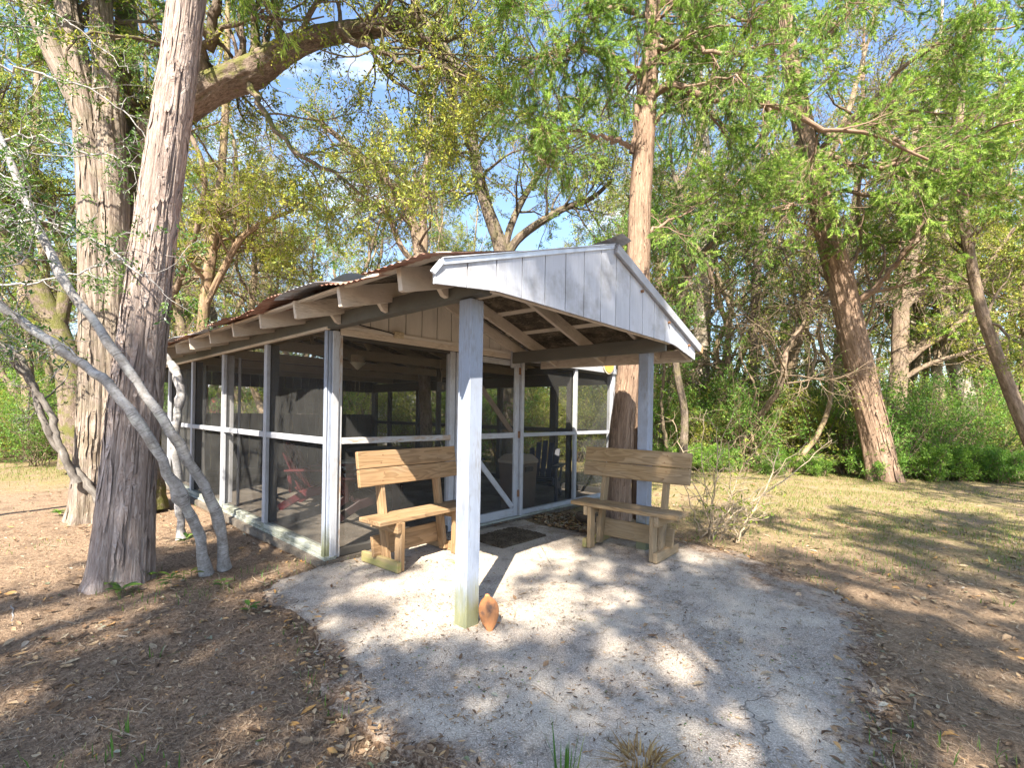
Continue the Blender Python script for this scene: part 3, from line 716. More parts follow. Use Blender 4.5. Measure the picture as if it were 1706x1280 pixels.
# ================================================================ trees
def grow(rng, P, R, nchild, t0, t1, ang, L, n, wig=.25, grav=0.0, rr=.55, taper=.25, lt=.55, rmin=.0):
    """children along parents P (N,n0,3), R (N,n0)"""
    N, n0 = P.shape[:2]
    idx = np.repeat(np.arange(N), nchild); M = len(idx)
    t = rng.uniform(t0, t1, M); f = t*(n0-1); i = np.minimum(f.astype(int), n0-2); w = (f-i)[:, None]
    p = P[idx, i]*(1-w)+P[idx, i+1]*w
    r = R[idx, i]*(1-w[:, 0])+R[idx, i+1]*w[:, 0]
    T = P[idx, i+1]-P[idx, i]; T /= np.linalg.norm(T, axis=1, keepdims=True)+1e-9
    q = rng.normal(size=(M, 3)); q -= T*(q*T).sum(1, keepdims=True); q /= np.linalg.norm(q, axis=1, keepdims=True)+1e-9
    a = np.radians(rng.uniform(ang[0], ang[1], M))[:, None]
    d = T*np.cos(a)+q*np.sin(a)
    ln = L*(1-lt*t)*rng.uniform(.55, 1.2, M)
    st = (ln/(n-1))[:, None]
    pts = [p]
    for k in range(1, n):
        d = d+wig*rng.normal(size=(M, 3))+np.array([0, 0, grav]); d /= np.linalg.norm(d, axis=1, keepdims=True)
        pts.append(pts[-1]+d*st)
    Pn = np.stack(pts, 1)
    r0 = np.maximum(r*rr*rng.uniform(.7, 1.1, M), rmin)
    Rn = r0[:, None]*np.linspace(1, taper, n)[None]
    return Pn, Rn
def rnd_dirs(rng, n): v = rng.normal(size=(n, 3)); return v/np.linalg.norm(v, axis=1, keepdims=True)
def leaves_at(rng, P, per, size, spread=.05, along=True, wl=.45, up=.5):
    """small folded leaves along twigs P (N,n,3) -> verts, quads, tint"""
    N, n = P.shape[:2]; M = N*per; idx = np.repeat(np.arange(N), per)
    t = rng.uniform(.1, 1, M)*(n-1); i = np.minimum(t.astype(int), n-2); w = (t-i)[:, None]
    p = P[idx, i]*(1-w)+P[idx, i+1]*w
    T = P[idx, i+1]-P[idx, i]; T /= np.linalg.norm(T, axis=1, keepdims=True)+1e-9
    d = T*.4+rnd_dirs(rng, M)*1.0; d /= np.linalg.norm(d, axis=1, keepdims=True)
    nn = rnd_dirs(rng, M)+np.array([0, 0, up]); s = np.cross(nn, d); s /= np.linalg.norm(s, axis=1, keepdims=True)+1e-9
    nn = np.cross(d, s)
    l = (size*rng.uniform(.6, 1.25, M))[:, None]; p = p+d*spread*rng.uniform(0, 1, (M, 1))
    b = p; tip = p+d*l+nn*l*rng.uniform(-.2, .1, (M, 1)); m = p+d*l*.45
    V = np.stack([b, m+s*l*wl*.5+nn*l*.10, tip, m-s*l*wl*.5+nn*l*.10], 1).reshape(-1, 3)
    F = np.arange(M*4).reshape(-1, 4)
    base = rng.uniform(0, 1, N)[idx]*.5+rng.uniform(0, .5, M)
    return V, F, np.repeat(base, 4)
def needles_at(rng, P, per, size, wid=.008, cone=.75, droop=.1):
    """feathery scale-leaf sprays of cedar: slim tapering triangles fanning off each twig"""
    N, n = P.shape[:2]; M = N*per; idx = np.repeat(np.arange(N), per)
    t = rng.uniform(.05, 1, M)*(n-1); i = np.minimum(t.astype(int), n-2); w = (t-i)[:, None]
    p = P[idx, i]*(1-w)+P[idx, i+1]*w
    T = P[idx, i+1]-P[idx, i]; T /= np.linalg.norm(T, axis=1, keepdims=True)+1e-9
    d = T+rnd_dirs(rng, M)*cone+np.array([0, 0, -droop]); d /= np.linalg.norm(d, axis=1, keepdims=True)
    s = np.cross(d, rnd_dirs(rng, M)); s /= np.linalg.norm(s, axis=1, keepdims=True)+1e-9
    l = (size*rng.uniform(.5, 1.3, M))[:, None]; ww = wid*rng.uniform(.6, 1.3, (M, 1))
    V = np.stack([p-s*ww*.5, p+s*ww*.5, p+d*l*.6+s*ww*.7, p+d*l, p+d*l*.55-s*ww*.7], 1).reshape(-1, 3)
    F3 = (np.arange(M)[:, None]*5+np.array([2, 3, 4])[None]); F4 = (np.arange(M)[:, None]*5+np.array([0, 1, 2, 4])[None])
    base = rng.uniform(0, 1, N)[idx]*.6+rng.uniform(0, .4, M)
    return V, [F4, F3], np.repeat(base, 5)
def wood_obj(name, parts, mat, parent=None, smooth=True):
    """parts: list of (P, R, sides) -> one mesh"""
    Vs, Fs, Bs, n = [], [], [], 0
    for P, R, k in parts:
        V, F, B = tubes(P, R, k); Vs.append(V); Fs.append(F+n); Bs.append(B); n += len(V)
    return obj_np(name, np.vstack(Vs), np.vstack(Fs), mat, parent, smooth, {'bc': np.vstack(Bs)})
def hero(pts, rs, sides=64, rings=150, amp=.012, flute=.10, nf=7, kz=2.0, seed=0, flare=0.0, twist=.3, lean_r=None):
    """big trunk with fluted, shredding bark; pts in metres -> (V,F,bc, P, R)"""
    P = spline(pts, rings); R = spline(np.array(rs, float)[:, None], rings)[:, 0]
    T = np.gradient(P, axis=0); T /= np.linalg.norm(T, axis=1, keepdims=True)
    A = np.cross(T, np.array([.3, 1, 0.0])); A /= np.linalg.norm(A, axis=1, keepdims=True); B = np.cross(T, A)
    th = np.arange(sides)*2*math.pi/sides; L = np.concatenate([[0], np.cumsum(np.linalg.norm(np.diff(P, axis=0), axis=1))])
    tt = th[None]+twist*L[:, None]*.25
    c, s_ = np.cos(tt), np.sin(tt)
    q = np.stack([c*1.3, s_*1.3, np.repeat(L[:, None]*.35, sides, 1)], -1)
    fl = vnoise(q*1.6, seed)*flute*(1+2.2*np.exp(-L[:, None]/.55))
    z = np.repeat(L[:, None], sides, 1)
    q2 = np.stack([c*nf, s_*nf, z*kz], -1); q3 = np.stack([c*nf*2.7, s_*nf*2.7, z*kz*2.2], -1)
    rid = (1-2*np.abs(vnoise(q2, seed+1)))*amp+(1-2*np.abs(vnoise(q3, seed+2)))*amp*.5
    fla = flare*np.exp(-L[:, None]/.30)*(1+.55*np.sin(5*th+seed)[None]+.3*np.sin(3*th+seed*2)[None])
    rr = R[:, None]*(1+fl+fla)+rid
    C_, S_ = np.cos(th), np.sin(th)
    V = P[:, None]+rr[..., None]*(A[:, None]*C_[None, :, None]+B[:, None]*S_[None, :, None])
    bc = np.stack([rr*c, rr*s_, z], -1)
    i = np.arange(sides); j = (i+1) % sides
    F = (np.arange(rings-1)[:, None, None]*sides+np.stack([i, j, j+sides, i+sides], 1)[None]).reshape(-1, 4)
    return V.reshape(-1, 3), F, bc.reshape(-1, 3), P, R
def peel(h, n, seed, z0=.1, z1=4.5, wl=(.006, .02), ll=(.12, .7), lift=.012):
    """long shreds of bark standing a little off the trunk surface (h = what hero() returned)"""
    rng = np.random.default_rng(seed); V, F, B, P, R = h; rings = len(P); sides = len(V)//rings; G = V.reshape(rings, sides, 3); H = B.reshape(rings, sides, 3)
    L = np.concatenate([[0], np.cumsum(np.linalg.norm(np.diff(P, axis=0), axis=1))]); Vs, Fs, Bs, o = [], [], [], 0; k = 9
    for i in range(n):
        s0 = rng.uniform(z0, z1); s1 = s0+rng.uniform(*ll)
        if s1 > L[-1]*.95: continue
        t = np.interp(np.linspace(s0, s1, k), L, np.arange(rings)); a0 = rng.uniform(0, sides); i0 = np.minimum(t.astype(int), rings-2); w = (t-i0)[:, None]
        dr = np.cumsum(rng.normal(0, .25, k)); wd = rng.uniform(*wl)*np.array([.25, .7, 1, 1, 1, .95, .85, .6, .15]); rr = np.interp(t, np.arange(rings), R)
        out = lift*rng.uniform(.3, 1)*(.35+np.abs(np.linspace(-1, 1, k))**2.5*rng.uniform(.2, 2.2))
        def pt(sh):
            j = (np.floor(a0+dr+sh/rr*sides/6.283)).astype(int) % sides
            q = G[i0, j]*(1-w)+G[i0+1, j]*w; c = P[i0]*(1-w)+P[i0+1]*w; u = q-c; u /= np.linalg.norm(u, axis=1, keepdims=True)
            return c+u*(rr[:, None]*1.02+out[:, None]+.006), H[i0, j]
        pa, ba = pt(-wd); pb, bb = pt(wd); tn = np.gradient((pa+pb)/2, axis=0); ctr = (pa+pb)/2; rad_ = ctr-(P[i0]*(1-w)+P[i0+1]*w); sd = np.cross(tn, rad_); sd /= np.linalg.norm(sd, axis=1, keepdims=True)+1e-9
        pa, pb = ctr-sd*wd[:, None], ctr+sd*wd[:, None]
        Vs.append(np.stack([pa, pb], 1).reshape(-1, 3)); Bs.append(np.stack([ba, ba+.003], 1).reshape(-1, 3)+rng.uniform(-.2, .2))
        Fs.append(np.array([(o+2*m, o+2*m+1, o+2*m+3, o+2*m+2) for m in range(k-1)])); o += 2*k
    return np.vstack(Vs), np.vstack(Fs), np.vstack(Bs)
def join(parts):
    Vs, Fs, Bs, n = [], [], [], 0
    for V, F, B in parts: Vs.append(V); Fs.append(F+n); Bs.append(B); n += len(V)
    return np.vstack(Vs), np.vstack(Fs), np.vstack(Bs)

def merge_limbs(e):
    tr = [c for c in e.children if c.name.startswith('trunk')][0]; li = [c for c in e.children if c.name.startswith('limbs')]
    Vs, Fs, Bs, n = [], [], [], 0
    for o in [tr]+li:
        me = o.data; nv = len(me.vertices); V = np.empty(nv*3, np.float32); me.vertices.foreach_get('co', V); F = np.empty(len(me.loops), np.int32); me.loops.foreach_get('vertex_index', F)
        B = np.empty(nv*3, np.float32); me.attributes['bc'].data.foreach_get('vector', B); Vs.append(V.reshape(-1, 3)); Fs.append(F.reshape(-1, 4)+n); Bs.append(B.reshape(-1, 3)); n += nv
    m = mesh_np('trunk', np.vstack(Vs), np.vstack(Fs), tr.data.materials[0], True, {'bc': np.vstack(Bs)})
    tr.data = m
    for o in li: bpy.data.objects.remove(o, do_unlink=True)
CEDAR = mat_bark('cedar_bark', (.45, .38, .35), (.265, .205, .18), (.08, .057, .047), 58, 3.2, 1.0, dist=.03)
CEDARP = mat_bark('pale_cedar_bark', (.38, .325, .28), (.20, .155, .128), (.065, .048, .038), 46, 2.6, 1.0, moss=.15, dist=.03)
CEDARR = mat_bark('red_cedar_bark', (.37, .265, .195), (.205, .138, .10), (.055, .035, .026), 55, 3.5, .9, dist=.025)
OAKB = mat_bark('mossy_oak_bark', (.27, .21, .17), (.125, .095, .075), (.035, .027, .022), 34, 14, 1.0, moss=.85, dist=.03)
OAKD = mat_bark('dark_oak_bark', (.24, .19, .155), (.12, .095, .075), (.035, .028, .022), 26, 8, 1.0, moss=.3, dist=.03)
def m_holly():
    t = NT('pale_holly_bark'); b = t.attr('bc').outputs['Vector']
    ring = t.noise(t.mul(b, (5, 5, 55)), 1, 4, .65, 1.5); bl = t.noise(t.mul(b, (14, 14, 10)), 1, 5, .65); fi = t.noise(t.mul(b, (60, 60, 90)), 1, 3)
    c = t.mix(t.step(bl, .35, .65), (.20, .185, .175), (.42, .41, .415))
    c = t.mix(t.math('MULTIPLY', t.step(ring, .54, .64), .75), c, (.09, .08, .075))
    c = t.mix(t.math('MULTIPLY', t.step(fi, .56, .68), .5), c, (.13, .12, .11))
    c = t.mix(t.math('MULTIPLY', t.step(t.noise(b, 6, 4, .6), .56, .64), .6), c, (.50, .51, .47))
    return t.out(t.bsdf(c, .85, t.bump(t.math('ADD', t.math('MULTIPLY', ring, -.7), t.math('ADD', bl, t.math('MULTIPLY', fi, .4))), .8, .008), spec=.2))
HOLLY = m_holly()
GREYB2 = mat_bark('woodland_bark', (.36, .30, .235), (.20, .16, .12), (.06, .045, .035), 20, 5, .8, moss=.25, objvar=1)
TWIG = mat_plain('dry_twig', (.31, .245, .175), .8, .25, 20)
L_CED = mat_leaf('cedar_sprays', [(0, (.03, .07, .014)), (.3, (.11, .215, .036)), (.65, (.27, .43, .075)), (1, (.50, .62, .17))], .32, .15)
L_OAK = mat_leaf('oak_leaves', [(0, (.028, .05, .012)), (.3, (.10, .15, .024)), (.65, (.26, .31, .05)), (1, (.54, .50, .13))], .28, .5)
L_HOL = mat_leaf('holly_leaves', [(0, (.025, .07, .016)), (.5, (.075, .16, .03)), (1, (.22, .32, .065))], .3, .3, gloss=.5, rough=.35)
L_YEL = mat_leaf('yellow_green_leaves', [(0, (.08, .13, .02)), (.45, (.22, .27, .045)), (1, (.46, .46, .11))], .45, .4)
L_SHR = mat_leaf('shrub_leaves', [(0, (.03, .085, .018)), (.45, (.11, .24, .036)), (1, (.30, .46, .08))], .40, .4, gloss=.4)

def crown_leaf(rng, P, R, mat, parent, per=26, size=.06, name='crown', **kw):
    V, F, a = leaves_at(rng, P, per, size, **kw); return obj_np(name, V, F, mat, parent, False, {'tint': a})
def crown_ced(rng, P, R, mat, parent, per=40, size=.085, wid=.009, name='crown', **kw):
    V, F, a = needles_at(rng, P, per, size, wid, **kw); return obj_np(name, V, F, mat, parent, False, {'tint': a})

def px_path(pts):  # (px, py, D) list -> metres
    return np.array([at(*p) for p in pts])

# ---- 1 the big leaning cedar in the left foreground
rng = np.random.default_rng(11)
e = empty('cedar_tree', tuple(onz(200, 960, -.05)), 0, 'large leaning cedar with shredding grey-pink bark in the left foreground', 'tree')
def local(o, root): o.location = -Vector(root.location); return o
def put(o, root): o.parent = root; o.location = -Vector(root.location); return o
c1 = px_path([(197, 985, 3.62), (203, 940, 3.66), (214, 800, 3.72), (233, 600, 3.78), (262, 360, 3.85), (292, 150, 3.92), (312, 0, 3.97), (330, -160, 4.02), (345, -420, 4.1), (372, -800, 4.3)])
hc = hero(c1, [.195, .180, .170, .154, .136, .124, .116, .108, .09, .05], 130, 300, .013, .05, 8, 1.1, 3, .10); V, F, B, P, R = hc; V, F, B = join([hc[:3], peel(hc, 520, 900)])
tr = obj_np('trunk', V, F, CEDAR, e, True, {'bc': B}); local(tr, e)
P1, R1 = grow(rng, P[None, ::10], R[None, ::10], 26, .72, .98, (35, 65), 2.6, 10, .12, .05, .32, .2)
P2, R2 = grow(rng, P1, R1, 9, .25, 1, (30, 70), 1.0, 7, .16, .0, .5, .3)
P3, R3 = grow(rng, P2, R2, 7, .15, 1, (25, 60), .42, 5, .15, -.03, .5, .55, rmin=.0035)
w = wood_obj('limbs', [(P1, R1, 7), (P2, R2, 5), (P3, R3, 3)], CEDAR, e); local(w, e)
local(crown_ced(rng, P3, R3, L_CED, e, 40, .075, .006), e)

merge_limbs(e)
# ---- 2 the pale double trunk behind it
rng = np.random.default_rng(12)
e = empty('cedar_tree', tuple(onz(150, 860, -.05)), 0, 'pale forked cedar with peeling bark just behind the big leaning one at the left', 'tree')
a1 = px_path([(150, 885, 5.66), (155, 820, 5.68), (163, 640, 5.72), (160, 420, 5.75), (153, 280, 5.78), (142, 180, 5.8), (126, 90, 5.82), (110, 0, 5.85), (86, -200, 5.9), (60, -500, 6.1)])
a2 = px_path([(186, 880, 5.75), (186, 800, 5.76), (188, 600, 5.8), (188, 380, 5.82), (182, 180, 5.86), (172, 60, 5.9), (168, -60, 5.95), (160, -300, 6.0), (150, -600, 6.2)])
a3 = px_path([(150, 215, 5.78), (128, 165, 5.76), (98, 108, 5.7), (72, 50, 5.65), (48, -5, 5.6), (10, -140, 5.5)])
h1 = hero(a1, [.22, .20, .175, .16, .15, .135, .12, .105, .08, .04], 80, 170, .014, .10, 6, 1.2, 21, .15)
h2 = hero(a2, [.21, .18, .15, .15, .14, .11, .10, .08, .05], 80, 170, .014, .10, 6, 1.2, 24, .12)
h3 = hero(a3, [.115, .105, .10, .095, .085, .06], 40, 60, .006, .05, 6, 1.6, 27)
V, F, B = join([h[:3] for h in (h1, h2, h3)]+[peel(h1, 200, 901, z1=6), peel(h2, 200, 902, z1=6)]); local(obj_np('trunk', V, F, CEDARP, e, True, {'bc': B}), e)
PP_ = np.stack([spline(h[3], 24) for h in (h1, h2, h3)]); RR_ = np.stack([spline(h[4][:, None], 24)[:, 0] for h in (h1, h2, h3)])
P1, R1 = grow(rng, PP_, RR_, 12, .7, .98, (40, 70), 2.6, 10, .14, .03, .35, .2)
P2, R2 = grow(rng, P1, R1, 9, .25, 1, (30, 70), 1.1, 7, .16, .0, .5, .3)
P3, R3 = grow(rng, P2, R2, 7, .15, 1, (25, 60), .45, 5, .15, -.03, .5, .55, rmin=.0035)
local(wood_obj('limbs', [(P1, R1, 7), (P2, R2, 5), (P3, R3, 3)], CEDARP, e), e)
local(crown_ced(rng, P3, R3, L_CED, e, 40, .08, .007), e)

merge_limbs(e)
# ---- 3 the mossy live oak whose limb arches over the shelter
rng = np.random.default_rng(13)
e = empty('live_oak', tuple(onz(228, 830, -.05)), 0, 'mossy live oak whose thick limb arches to the right over the shelter roof', 'tree')
b0 = px_path([(228, 850, 6.2), (228, 760, 6.22), (226, 560, 6.3), (228, 400, 6.32), (238, 270, 6.3), (272, 205, 6.25), (325, 165, 6.2), (370, 140, 6.2), (420, 122, 6.2), (470, 90, 6.22), (520, 65, 6.25), (580, 52, 6.3), (640, 44, 6.35), (690, 30, 6.4)])
h1 = hero(b0, [.27, .25, .23, .22, .20, .185, .18, .17, .175, .14, .12, .105, .09, .075], 60, 220, .014, .12, 5, 5, 31, .1)
subs = [[(690, 30, 6.4), (705, 60, 6.42), (735, 100, 6.5), (750, 160, 6.55), (754, 230, 6.6)], [(685, 30, 6.4), (692, 0, 6.4), (700, -60, 6.4), (720, -180, 6.5)],
        [(470, 85, 6.22), (462, 40, 6.2), (455, 0, 6.15), (440, -80, 6.1)], [(560, 55, 6.3), (640, 88, 6.1), (700, 110, 6.0), (790, 130, 5.9)],
        [(330, 150, 6.2), (340, 90, 6.1), (360, 20, 6.0), (365, -60, 5.9)], [(228, 420, 6.3), (215, 250, 6.5), (210, 60, 6.7), (215, -150, 7.0), (235, -400, 7.4)],
        [(410, 130, 6.2), (430, 170, 6.0), (480, 240, 5.8), (560, 290, 5.7), (640, 350, 5.7)], [(640, 44, 6.35), (700, 70, 6.6), (760, 60, 6.9), (840, 30, 7.2)]]
sr = [(.06, .02), (.07, .02), (.06, .025), (.05, .012), (.09, .04), (.20, .07), (.045, .012), (.055, .02)]
Ps = np.stack([spline(px_path(s), 20) for s in subs]); Rs = np.stack([np.linspace(a, b, 20) for a, b in sr])
Ps = Ps+.02*rng.normal(size=Ps.shape)*np.array([1, 1, 1])
V, F, B = tubes(Ps, Rs, 14)
mainP = spline(h1[3][90:], 20)[None]; mainR = spline(h1[4][90:, None], 20)[:, 0][None]
P1, R1 = grow(rng, np.concatenate([Ps, mainP]), np.concatenate([Rs, mainR]), 10, .2, 1, (35, 80), 2.1, 10, .22, .02, .45, .25)
P2, R2 = grow(rng, P1, R1, 7, .2, 1, (30, 70), 1.0, 8, .24, .0, .55, .3)
P3, R3 = grow(rng, P2, R2, 6, .2, 1, (25, 70), .45, 6, .26, .0, .6, .55, rmin=.0035)
V, F, B = join([h1[:3], (V, F, B)]); local(obj_np('trunk', V, F, OAKB, e, True, {'bc': B}), e)
local(wood_obj('limbs', [(P1, R1, 7), (P2, R2, 5), (P3, R3, 3)], OAKD, e), e)
kp = rng.uniform(size=len(P3)) < .7; local(crown_leaf(rng, P3[kp], R3[kp], L_OAK, e, 20, .05), e)

merge_limbs(e)
# ---- 4 the cedar beside the porch
rng = np.random.default_rng(14)
e = empty('cedar_tree', tuple(onz(1035, 866, -.03)), 0, 'reddish cedar trunk rising between the porch roof and the right part of the front wall', 'tree')
a1 = px_path([(1026, 880, 6.05), (1029, 840, 6.06), (1036, 720, 6.08), (1050, 600, 6.1), (1062, 460, 6.12), (1066, 340, 6.14), (1076, 200, 6.18), (1084, 80, 6.2), (1090, -20, 6.24), (1098, -160, 6.3), (1110, -420, 6.5)])
a2 = px_path([(1068, 872, 6.3), (1068, 830, 6.3), (1070, 720, 6.3), (1074, 600, 6.28), (1072, 480, 6.26), (1070, 400, 6.2)])
h1 = hero(a1, [.165, .155, .15, .145, .14, .132, .12, .10, .08, .06, .03], 72, 200, .006, .05, 7, 1.6, 41, .2)
h2 = hero(a2, [.12, .115, .11, .10, .085, .06], 48, 110, .006, .05, 7, 1.6, 44, .2)
subs = [[(1052, 255, 6.15), (1062, 190, 6.1), (1074, 130, 6.05), (1078, 60, 6.0), (1076, 0, 6.0), (1060, -60, 6.0)], [(1078, 62, 6.05), (1100, 30, 6.1), (1118, 0, 6.1), (1130, -50, 6.1)],
        [(1085, 160, 6.2), (1110, 146, 6.1), (1150, 152, 6.0), (1200, 165, 5.9), (1270, 172, 5.8), (1320, 190, 5.8), (1380, 215, 5.8), (1460, 225, 5.9), (1540, 270, 6.0)],
        [(1050, 245, 6.15), (1025, 232, 6.0), (990, 225, 5.9), (940, 215, 5.8), (905, 224, 5.7)], [(1070, 120, 6.2), (1030, 100, 6.0), (980, 85, 5.8), (930, 88, 5.6), (880, 95, 5.5)],
        [(1086, 210, 6.2), (1110, 180, 6.3), (1120, 150, 6.4), (1125, 110, 6.5)], [(1060, 20, 6.2), (1020, 15, 5.9), (985, 30, 5.7), (970, 60, 5.5), (930, 105, 5.3)],
        [(1078, 390, 6.15), (1100, 375, 6.3), (1150, 350, 6.6), (1230, 300, 7.0)], [(1090, 10, 6.2), (1180, -30, 6.4), (1300, -40, 6.6), (1420, -10, 6.8)],
        [(1084, 90, 6.2), (1140, 70, 5.9), (1210, 90, 5.6), (1290, 70, 5.4)], [(1090, -20, 6.2), (1000, -60, 5.6), (900, -60, 5.1), (800, -30, 4.8)]]
sr = [(.035, .018), (.025, .012), (.06, .016), (.035, .012), (.045, .014), (.03, .012), (.04, .01), (.022, .008), (.05, .015), (.04, .012), (.05, .012)]
Ps = np.stack([spline(px_path(s), 20) for s in subs]); Rs = np.stack([np.linspace(a, b, 20) for a, b in sr]); Ps[:, 2:] += .018*rng.normal(size=Ps[:, 2:].shape)
V, F, B = join([h1[:3], h2[:3], peel(h1, 320, 903, z1=6, wl=(.004, .014)), tubes(Ps, Rs, 10)]); local(obj_np('trunk', V, F, CEDARR, e, True, {'bc': B}), e)
P1, R1 = grow(rng, Ps, Rs, 9, .2, 1, (30, 80), 1.4, 9, .2, -.01, .5, .25)
P0, R0 = grow(rng, h1[3][None, 110::6], h1[4][None, 110::6], 16, .3, 1, (60, 95), 2.2, 9, .15, .0, .3, .2)
P1 = np.concatenate([P1, P0]); R1 = np.concatenate([R1, R0])
P2, R2 = grow(rng, P1, R1, 6, .25, 1, (30, 65), .75, 7, .2, -.02, .55, .3)
P3, R3 = grow(rng, P2, R2, 9, .1, 1, (25, 60), .36, 6, .2, -.10, .55, .55, rmin=.0035)
local(wood_obj('limbs', [(P1, R1, 7), (P2, R2, 5), (P3, R3, 3)], CEDARR, e), e)
keep = rng.uniform(size=len(P3)) < .62
local(crown_ced(rng, P3[keep], R3[keep], L_CED, e, 85, .048, .0032), e)

merge_limbs(e)
# ---- 5 the leaning cedar at the right
rng = np.random.default_rng(15)
e = empty('cedar_tree', tuple(onz(1474, 798, -.03)), 0, 'stout brown cedar leaning left at the edge of the lawn on the right', 'tree')
a1 = px_path([(1476, 812, 10.62), (1470, 780, 10.6), (1451, 690, 10.58), (1424, 580, 10.5), (1402, 475, 10.4), (1386, 420, 10.3), (1370, 350, 10.2), (1350, 260, 10.0), (1334, 190, 9.9), (1316, 90, 9.8), (1300, -40, 9.7), (1285, -240, 9.6)])
h1 = hero(a1, [.30, .285, .262, .245, .235, .222, .20, .182, .172, .15, .11, .05], 96, 220, .020, .09, 6, .8, 55, .25, 1.0)
subs = [[(1432, 500, 10.5), (1460, 480, 10.3), (1490, 440, 10.1), (1520, 400, 9.9), (1560, 330, 9.6)], [(1352, 270, 10.0), (1400, 215, 9.6), (1470, 150, 9.2), (1530, 90, 8.8), (1600, 60, 8.4), (1700, 40, 8.2)],
        [(1330, 200, 9.9), (1290, 180, 9.5), (1240, 178, 9.2), (1180, 200, 8.9)], [(1345, 205, 9.9), (1400, 228, 9.4), (1460, 205, 8.9), (1500, 240, 8.5), (1560, 290, 8.2), (1630, 330, 8.0)],
        [(1320, 110, 9.8), (1380, 60, 9.2), (1440, -10, 8.8), (1520, -60, 8.4)], [(1365, 330, 10.2), (1410, 320, 9.6), (1470, 330, 9.1), (1540, 360, 8.8), (1620, 370, 8.6)], [(1380, 400, 10.3), (1330, 370, 9.9), (1270, 345, 9.6), (1190, 335, 9.4)],
        [(1310, 60, 9.8), (1260, 40, 9.2), (1200, 20, 8.8), (1130, 30, 8.5)], [(1372, 350, 10.2), (1350, 330, 9.6), (1320, 340, 9.1), (1300, 350, 8.8)], [(1300, -40, 9.7), (1400, -70, 8.8), (1540, -60, 8.0), (1680, -20, 7.4)], [(1345, 240, 10), (1440, 280, 9.0), (1560, 250, 8.1), (1700, 200, 7.3)]]
sr = [(.09, .025), (.075, .015), (.07, .014), (.07, .014), (.06, .015), (.05, .012), (.04, .01), (.05, .012), (.04, .012), (.06, .014), (.06, .012)]
Ps = np.stack([spline(px_path(s), 22) for s in subs]); Rs = np.stack([np.linspace(a, b, 22) for a, b in sr]); Ps[:, 2:] += .025*rng.normal(size=Ps[:, 2:].shape)
V, F, B = join([h1[:3], peel(h1, 320, 904, z1=7, wl=(.008, .03), ll=(.2, 1.2), lift=.02), tubes(Ps, Rs, 10)]); local(obj_np('trunk', V, F, CEDARR, e, True, {'bc': B}), e)
P1, R1 = grow(rng, Ps, Rs, 12, .2, 1, (30, 80), 1.8, 9, .2, .0, .5, .25)
P2, R2 = grow(rng, P1, R1, 6, .2, 1, (30, 65), .85, 7, .2, -.02, .55, .3)
P3, R3 = grow(rng, P2, R2, 9, .1, 1, (25, 60), .42, 6, .2, -.10, .55, .55, rmin=.0035)
local(wood_obj('limbs', [(P1, R1, 7), (P2, R2, 5), (P3, R3, 3)], CEDARR, e), e)
keep = rng.uniform(size=len(P3)) < .62
local(crown_ced(rng, P3[keep], R3[keep], L_CED, e, 85, .06, .0042), e)

merge_limbs(e)
# ---- 6 pale holly stems bending out over the left foreground
def stem_tree(label, paths, radii, twigs, seed, mat, leaf=None, per=0, name='holly_tree', size=.035, extra=None):
    rng = np.random.default_rng(seed)
    Ps = np.stack([spline(px_path(p), 40) for p in paths]); Rs = np.stack([np.interp(np.linspace(0, 1, 40), np.linspace(0, 1, len(r)), r) for r in radii])
    Ps[:, 1:] += .006*rng.normal(size=Ps[:, 1:].shape); Rs *= 1+.05*rng.normal(size=Rs.shape); Rs *= 1+.28*np.exp(-((np.arange(40)[None, :, None]-rng.uniform(2, 38, (1, 1, 7)))/.8)**2).sum(2)*rng.uniform(.3, 1, (1, 40)); Rs[:, :2] *= np.array([1.5, 1.2])[None]
    e = empty(name, tuple(Ps[0, 0]), 0, label, 'tree')
    local(wood_obj('trunk', [(Ps, Rs, 14)], mat, e), e)
    if twigs:
        P1, R1 = grow(rng, Ps, Rs, twigs, .55, 1, (35, 85), .9, 9, .25, .02, .3, .25, .2)
        P2, R2 = grow(rng, P1, R1, 6, .15, 1, (30, 80), .42, 7, .26, .0, .6, .35)
        P3, R3 = grow(rng, P2, R2, 4, .15, 1, (30, 80), .2, 5, .26, .0, .6, .55, rmin=.0035)
        local(wood_obj('limbs', [(P1, R1, 6), (P2, R2, 4), (P3, R3, 3)], mat, e), e)
        if leaf: local(crown_leaf(rng, np.concatenate([P2[:, ::1][:, :5], P3]), None, leaf, e, per, size, spread=.015), e)
    if twigs: merge_limbs(e)
    return e
stem_tree('pale smooth holly stem sweeping low across the cedar trunk to the left edge', [[(344, 957, 3.84), (328, 890, 3.74), (296, 815, 3.58), (243, 722, 3.40), (185, 645, 3.32), (140, 610, 3.28), (70, 560, 3.22), (0, 507, 3.15), (-90, 430, 3.05), (-180, 330, 3.0)]], [[.040, .036, .034, .033, .031, .028, .024, .018]], 5, 61, HOLLY, L_HOL, 7)
stem_tree('pale smooth holly stem curving up past the cedar to the upper left', [[(374, 947, 3.96), (367, 880, 3.88), (338, 810, 3.72), (290, 728, 3.52), (240, 655, 3.42), (190, 582, 3.38), (128, 500, 3.36), (88, 430, 3.34), (45, 335, 3.32), (0, 235, 3.3), (-60, 80, 3.25), (-90, -60, 3.2)]], [[.040, .036, .034, .031, .029, .026, .023, .019, .013]], 9, 62, HOLLY, L_HOL, 8)
stem_tree('short pale holly stem with leafy shoots at its cut top beside the left screens', [[(303, 900, 4.95), (298, 850, 4.95), (295, 780, 4.95), (290, 735, 4.96), (297, 690, 4.98), (300, 645, 5.0), (290, 615, 5.0), (274, 592, 5.0)]], [[.040, .037, .036, .036, .039, .042, .038, .03]], 0, 63, HOLLY)
